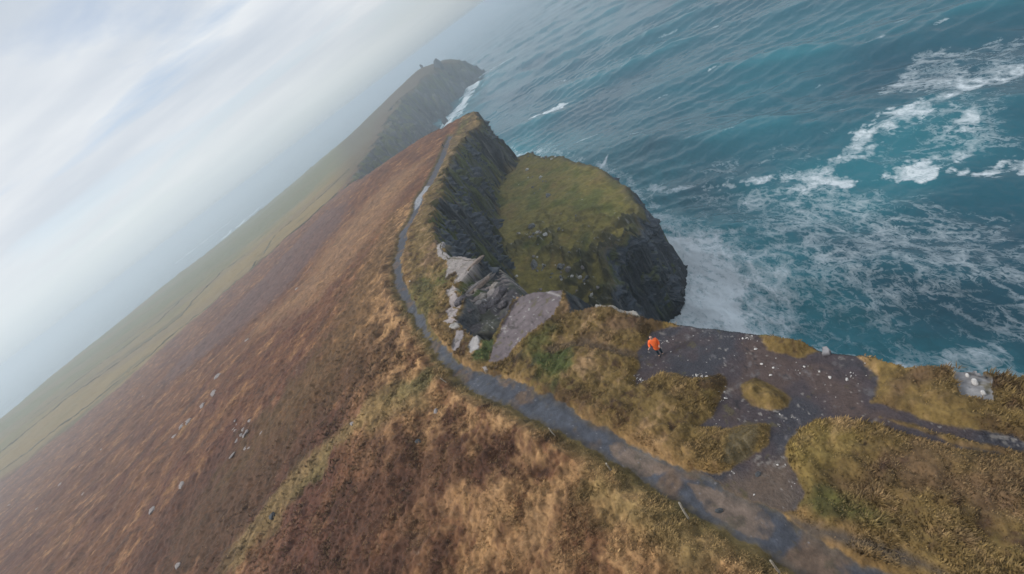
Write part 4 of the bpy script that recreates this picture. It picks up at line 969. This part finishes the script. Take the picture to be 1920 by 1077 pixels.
def person(px, py, rz, jm, tm, label, arm=True, walk=.0):
    x, y, z = land(px, py)
    t = empty('person', (x, y, z + .0), rz, label=label, cat='person'); t.scale = (.93, .93, .93)
    L_ = [(.10, walk, 0), (-.10, -walk, 0)]
    def legs(extra=0):
        out = []
        for (lx, ly, _), s_ in zip(L_, 'lr'):
            out.append(['hip', (lx, 0, .90, .092 + extra), (lx * 1.1, ly * .45 + .02, .48, .062 + extra), (lx * 1.15, ly - .01, .10, .043 + extra)])
        return out
    la = [(.20, 0, 1.40, .062), (.31, .02, 1.18, .05), (.33, .22, 1.12, .034)] if arm else [(.20, 0, 1.40, .058), (.27, -.02, 1.13, .045), (.27, .10, .90, .032)]
    ra = [(-.20, 0, 1.40, .058), (-.27, .02, 1.14, .045), (-.22, .18, .98, .032)]
    body = [[(0, 0, .95, .13, 'hip'), (0, .01, 1.12, .125), (0, 0, 1.36, .135, 'chest'), (0, -.005, 1.48, .06), (0, .01, 1.55, .062), (0, .015, 1.62, .095), (0, .01, 1.70, .092), (0, .0, 1.755, .055)],
            [ 'chest'] + la + [(la[-1][0] + (.05 if arm else 0), la[-1][1] + .03, la[-1][2] - (0 if arm else .06), .036, 'handl')], ['chest'] + ra + [(ra[-1][0] + .02, ra[-1][1] + .06, ra[-1][2] - .01, .036, 'handr')]]
    hl, hr = la[-1], ra[-1]
    body += fingers('l', hl[0] + (.02 if arm else 0), hl[1] + .01, hl[2], *((.7, .6, 0) if arm else (0, .2, -.95))) + fingers('r', hr[0], hr[1] + .02, hr[2], .3, .9, -.1)
    body += legs()
    for i, l in enumerate(L_): body[-2 + i] += [(l[0] * 1.2, l[1] + .10, .05, .035)]
    skinned('body', body, M_skin, t)
    skinned('jacket', [[(0, 0, .56, .23), (0, 0, .85, .23, 'w'), (0, .01, 1.15, .215), (0, 0, 1.38, .20, 'c'), (0, -.01, 1.50, .085)]] + [['c'] + [(a_[0], a_[1], a_[2], a_[3] + .025) for a_ in la]] + [['c'] + [(a_[0], a_[1], a_[2], a_[3] + .025) for a_ in ra]], jm, t)
    skinned('trousers', [[(0, 0, .97, .14, 'hip')]] + legs(.022), tm, t)
    hair = skinned('hair', [[(0, -.03, 1.60, .075), (0, -.03, 1.69, .10), (0, -.015, 1.765, .075)]], M_hair if arm else M_dcoat, t)
    for l in L_: skinned('boot', [[(l[0] * 1.15, l[1] - .03, .13, .058), (l[0] * 1.15, l[1] - .02, .06, .055), (l[0] * 1.2, l[1] + .10, .05, .046), (l[0] * 1.2, l[1] + .17, .045, .035)]], M_boot, t)
    face = []
    for sx2 in (-.032, .032): skinned('eye', [[(sx2, .098, 1.655, .009), (sx2 * 1.02, .100, 1.655, .008)]], M_boot, t)
    skinned('nose', [[(0, .095, 1.65, .010), (0, .118, 1.622, .013)]], M_skin, t); skinned('mouth', [[(-.022, .094, 1.588, .005), (.022, .094, 1.588, .005)]], M_brown, t)
    return t
person(1240, 666, rad(160), M_orange, M_navy, 'person in a long bright orange jacket standing on the dark rock platform', True, .02)
person(833, 277, rad(10), M_dcoat, M_navy, 'tiny dark-clothed person walking beside the path high on the distant ridge', False, .2)

# ------------------------------------------------------------------ haze
bpy.ops.mesh.primitive_cube_add(size=1, location=(0, 0, 0)); hb = bpy.context.object; hb.name = 'haze'
hb.scale = (32000, 32000, (CAMZ + 3) - (SEA - 8)); hb.location = (0, 0, ((CAMZ + 3) + (SEA - 8)) / 2)
mh = bpy.data.materials.new('haze'); mh.use_nodes = True; nt = mh.node_tree; nt.nodes.clear()
pv = nt.nodes.new('ShaderNodeVolumePrincipled'); pv.inputs['Density'].default_value = .00066; pv.inputs['Color'].default_value = (.76, .85, .92, 1); pv.inputs['Anisotropy'].default_value = 0.35
mo = nt.nodes.new('ShaderNodeOutputMaterial'); nt.links.new(pv.outputs[0], mo.inputs['Volume'])
hb.data.materials.append(mh); hb['kind'] = 'stuff'
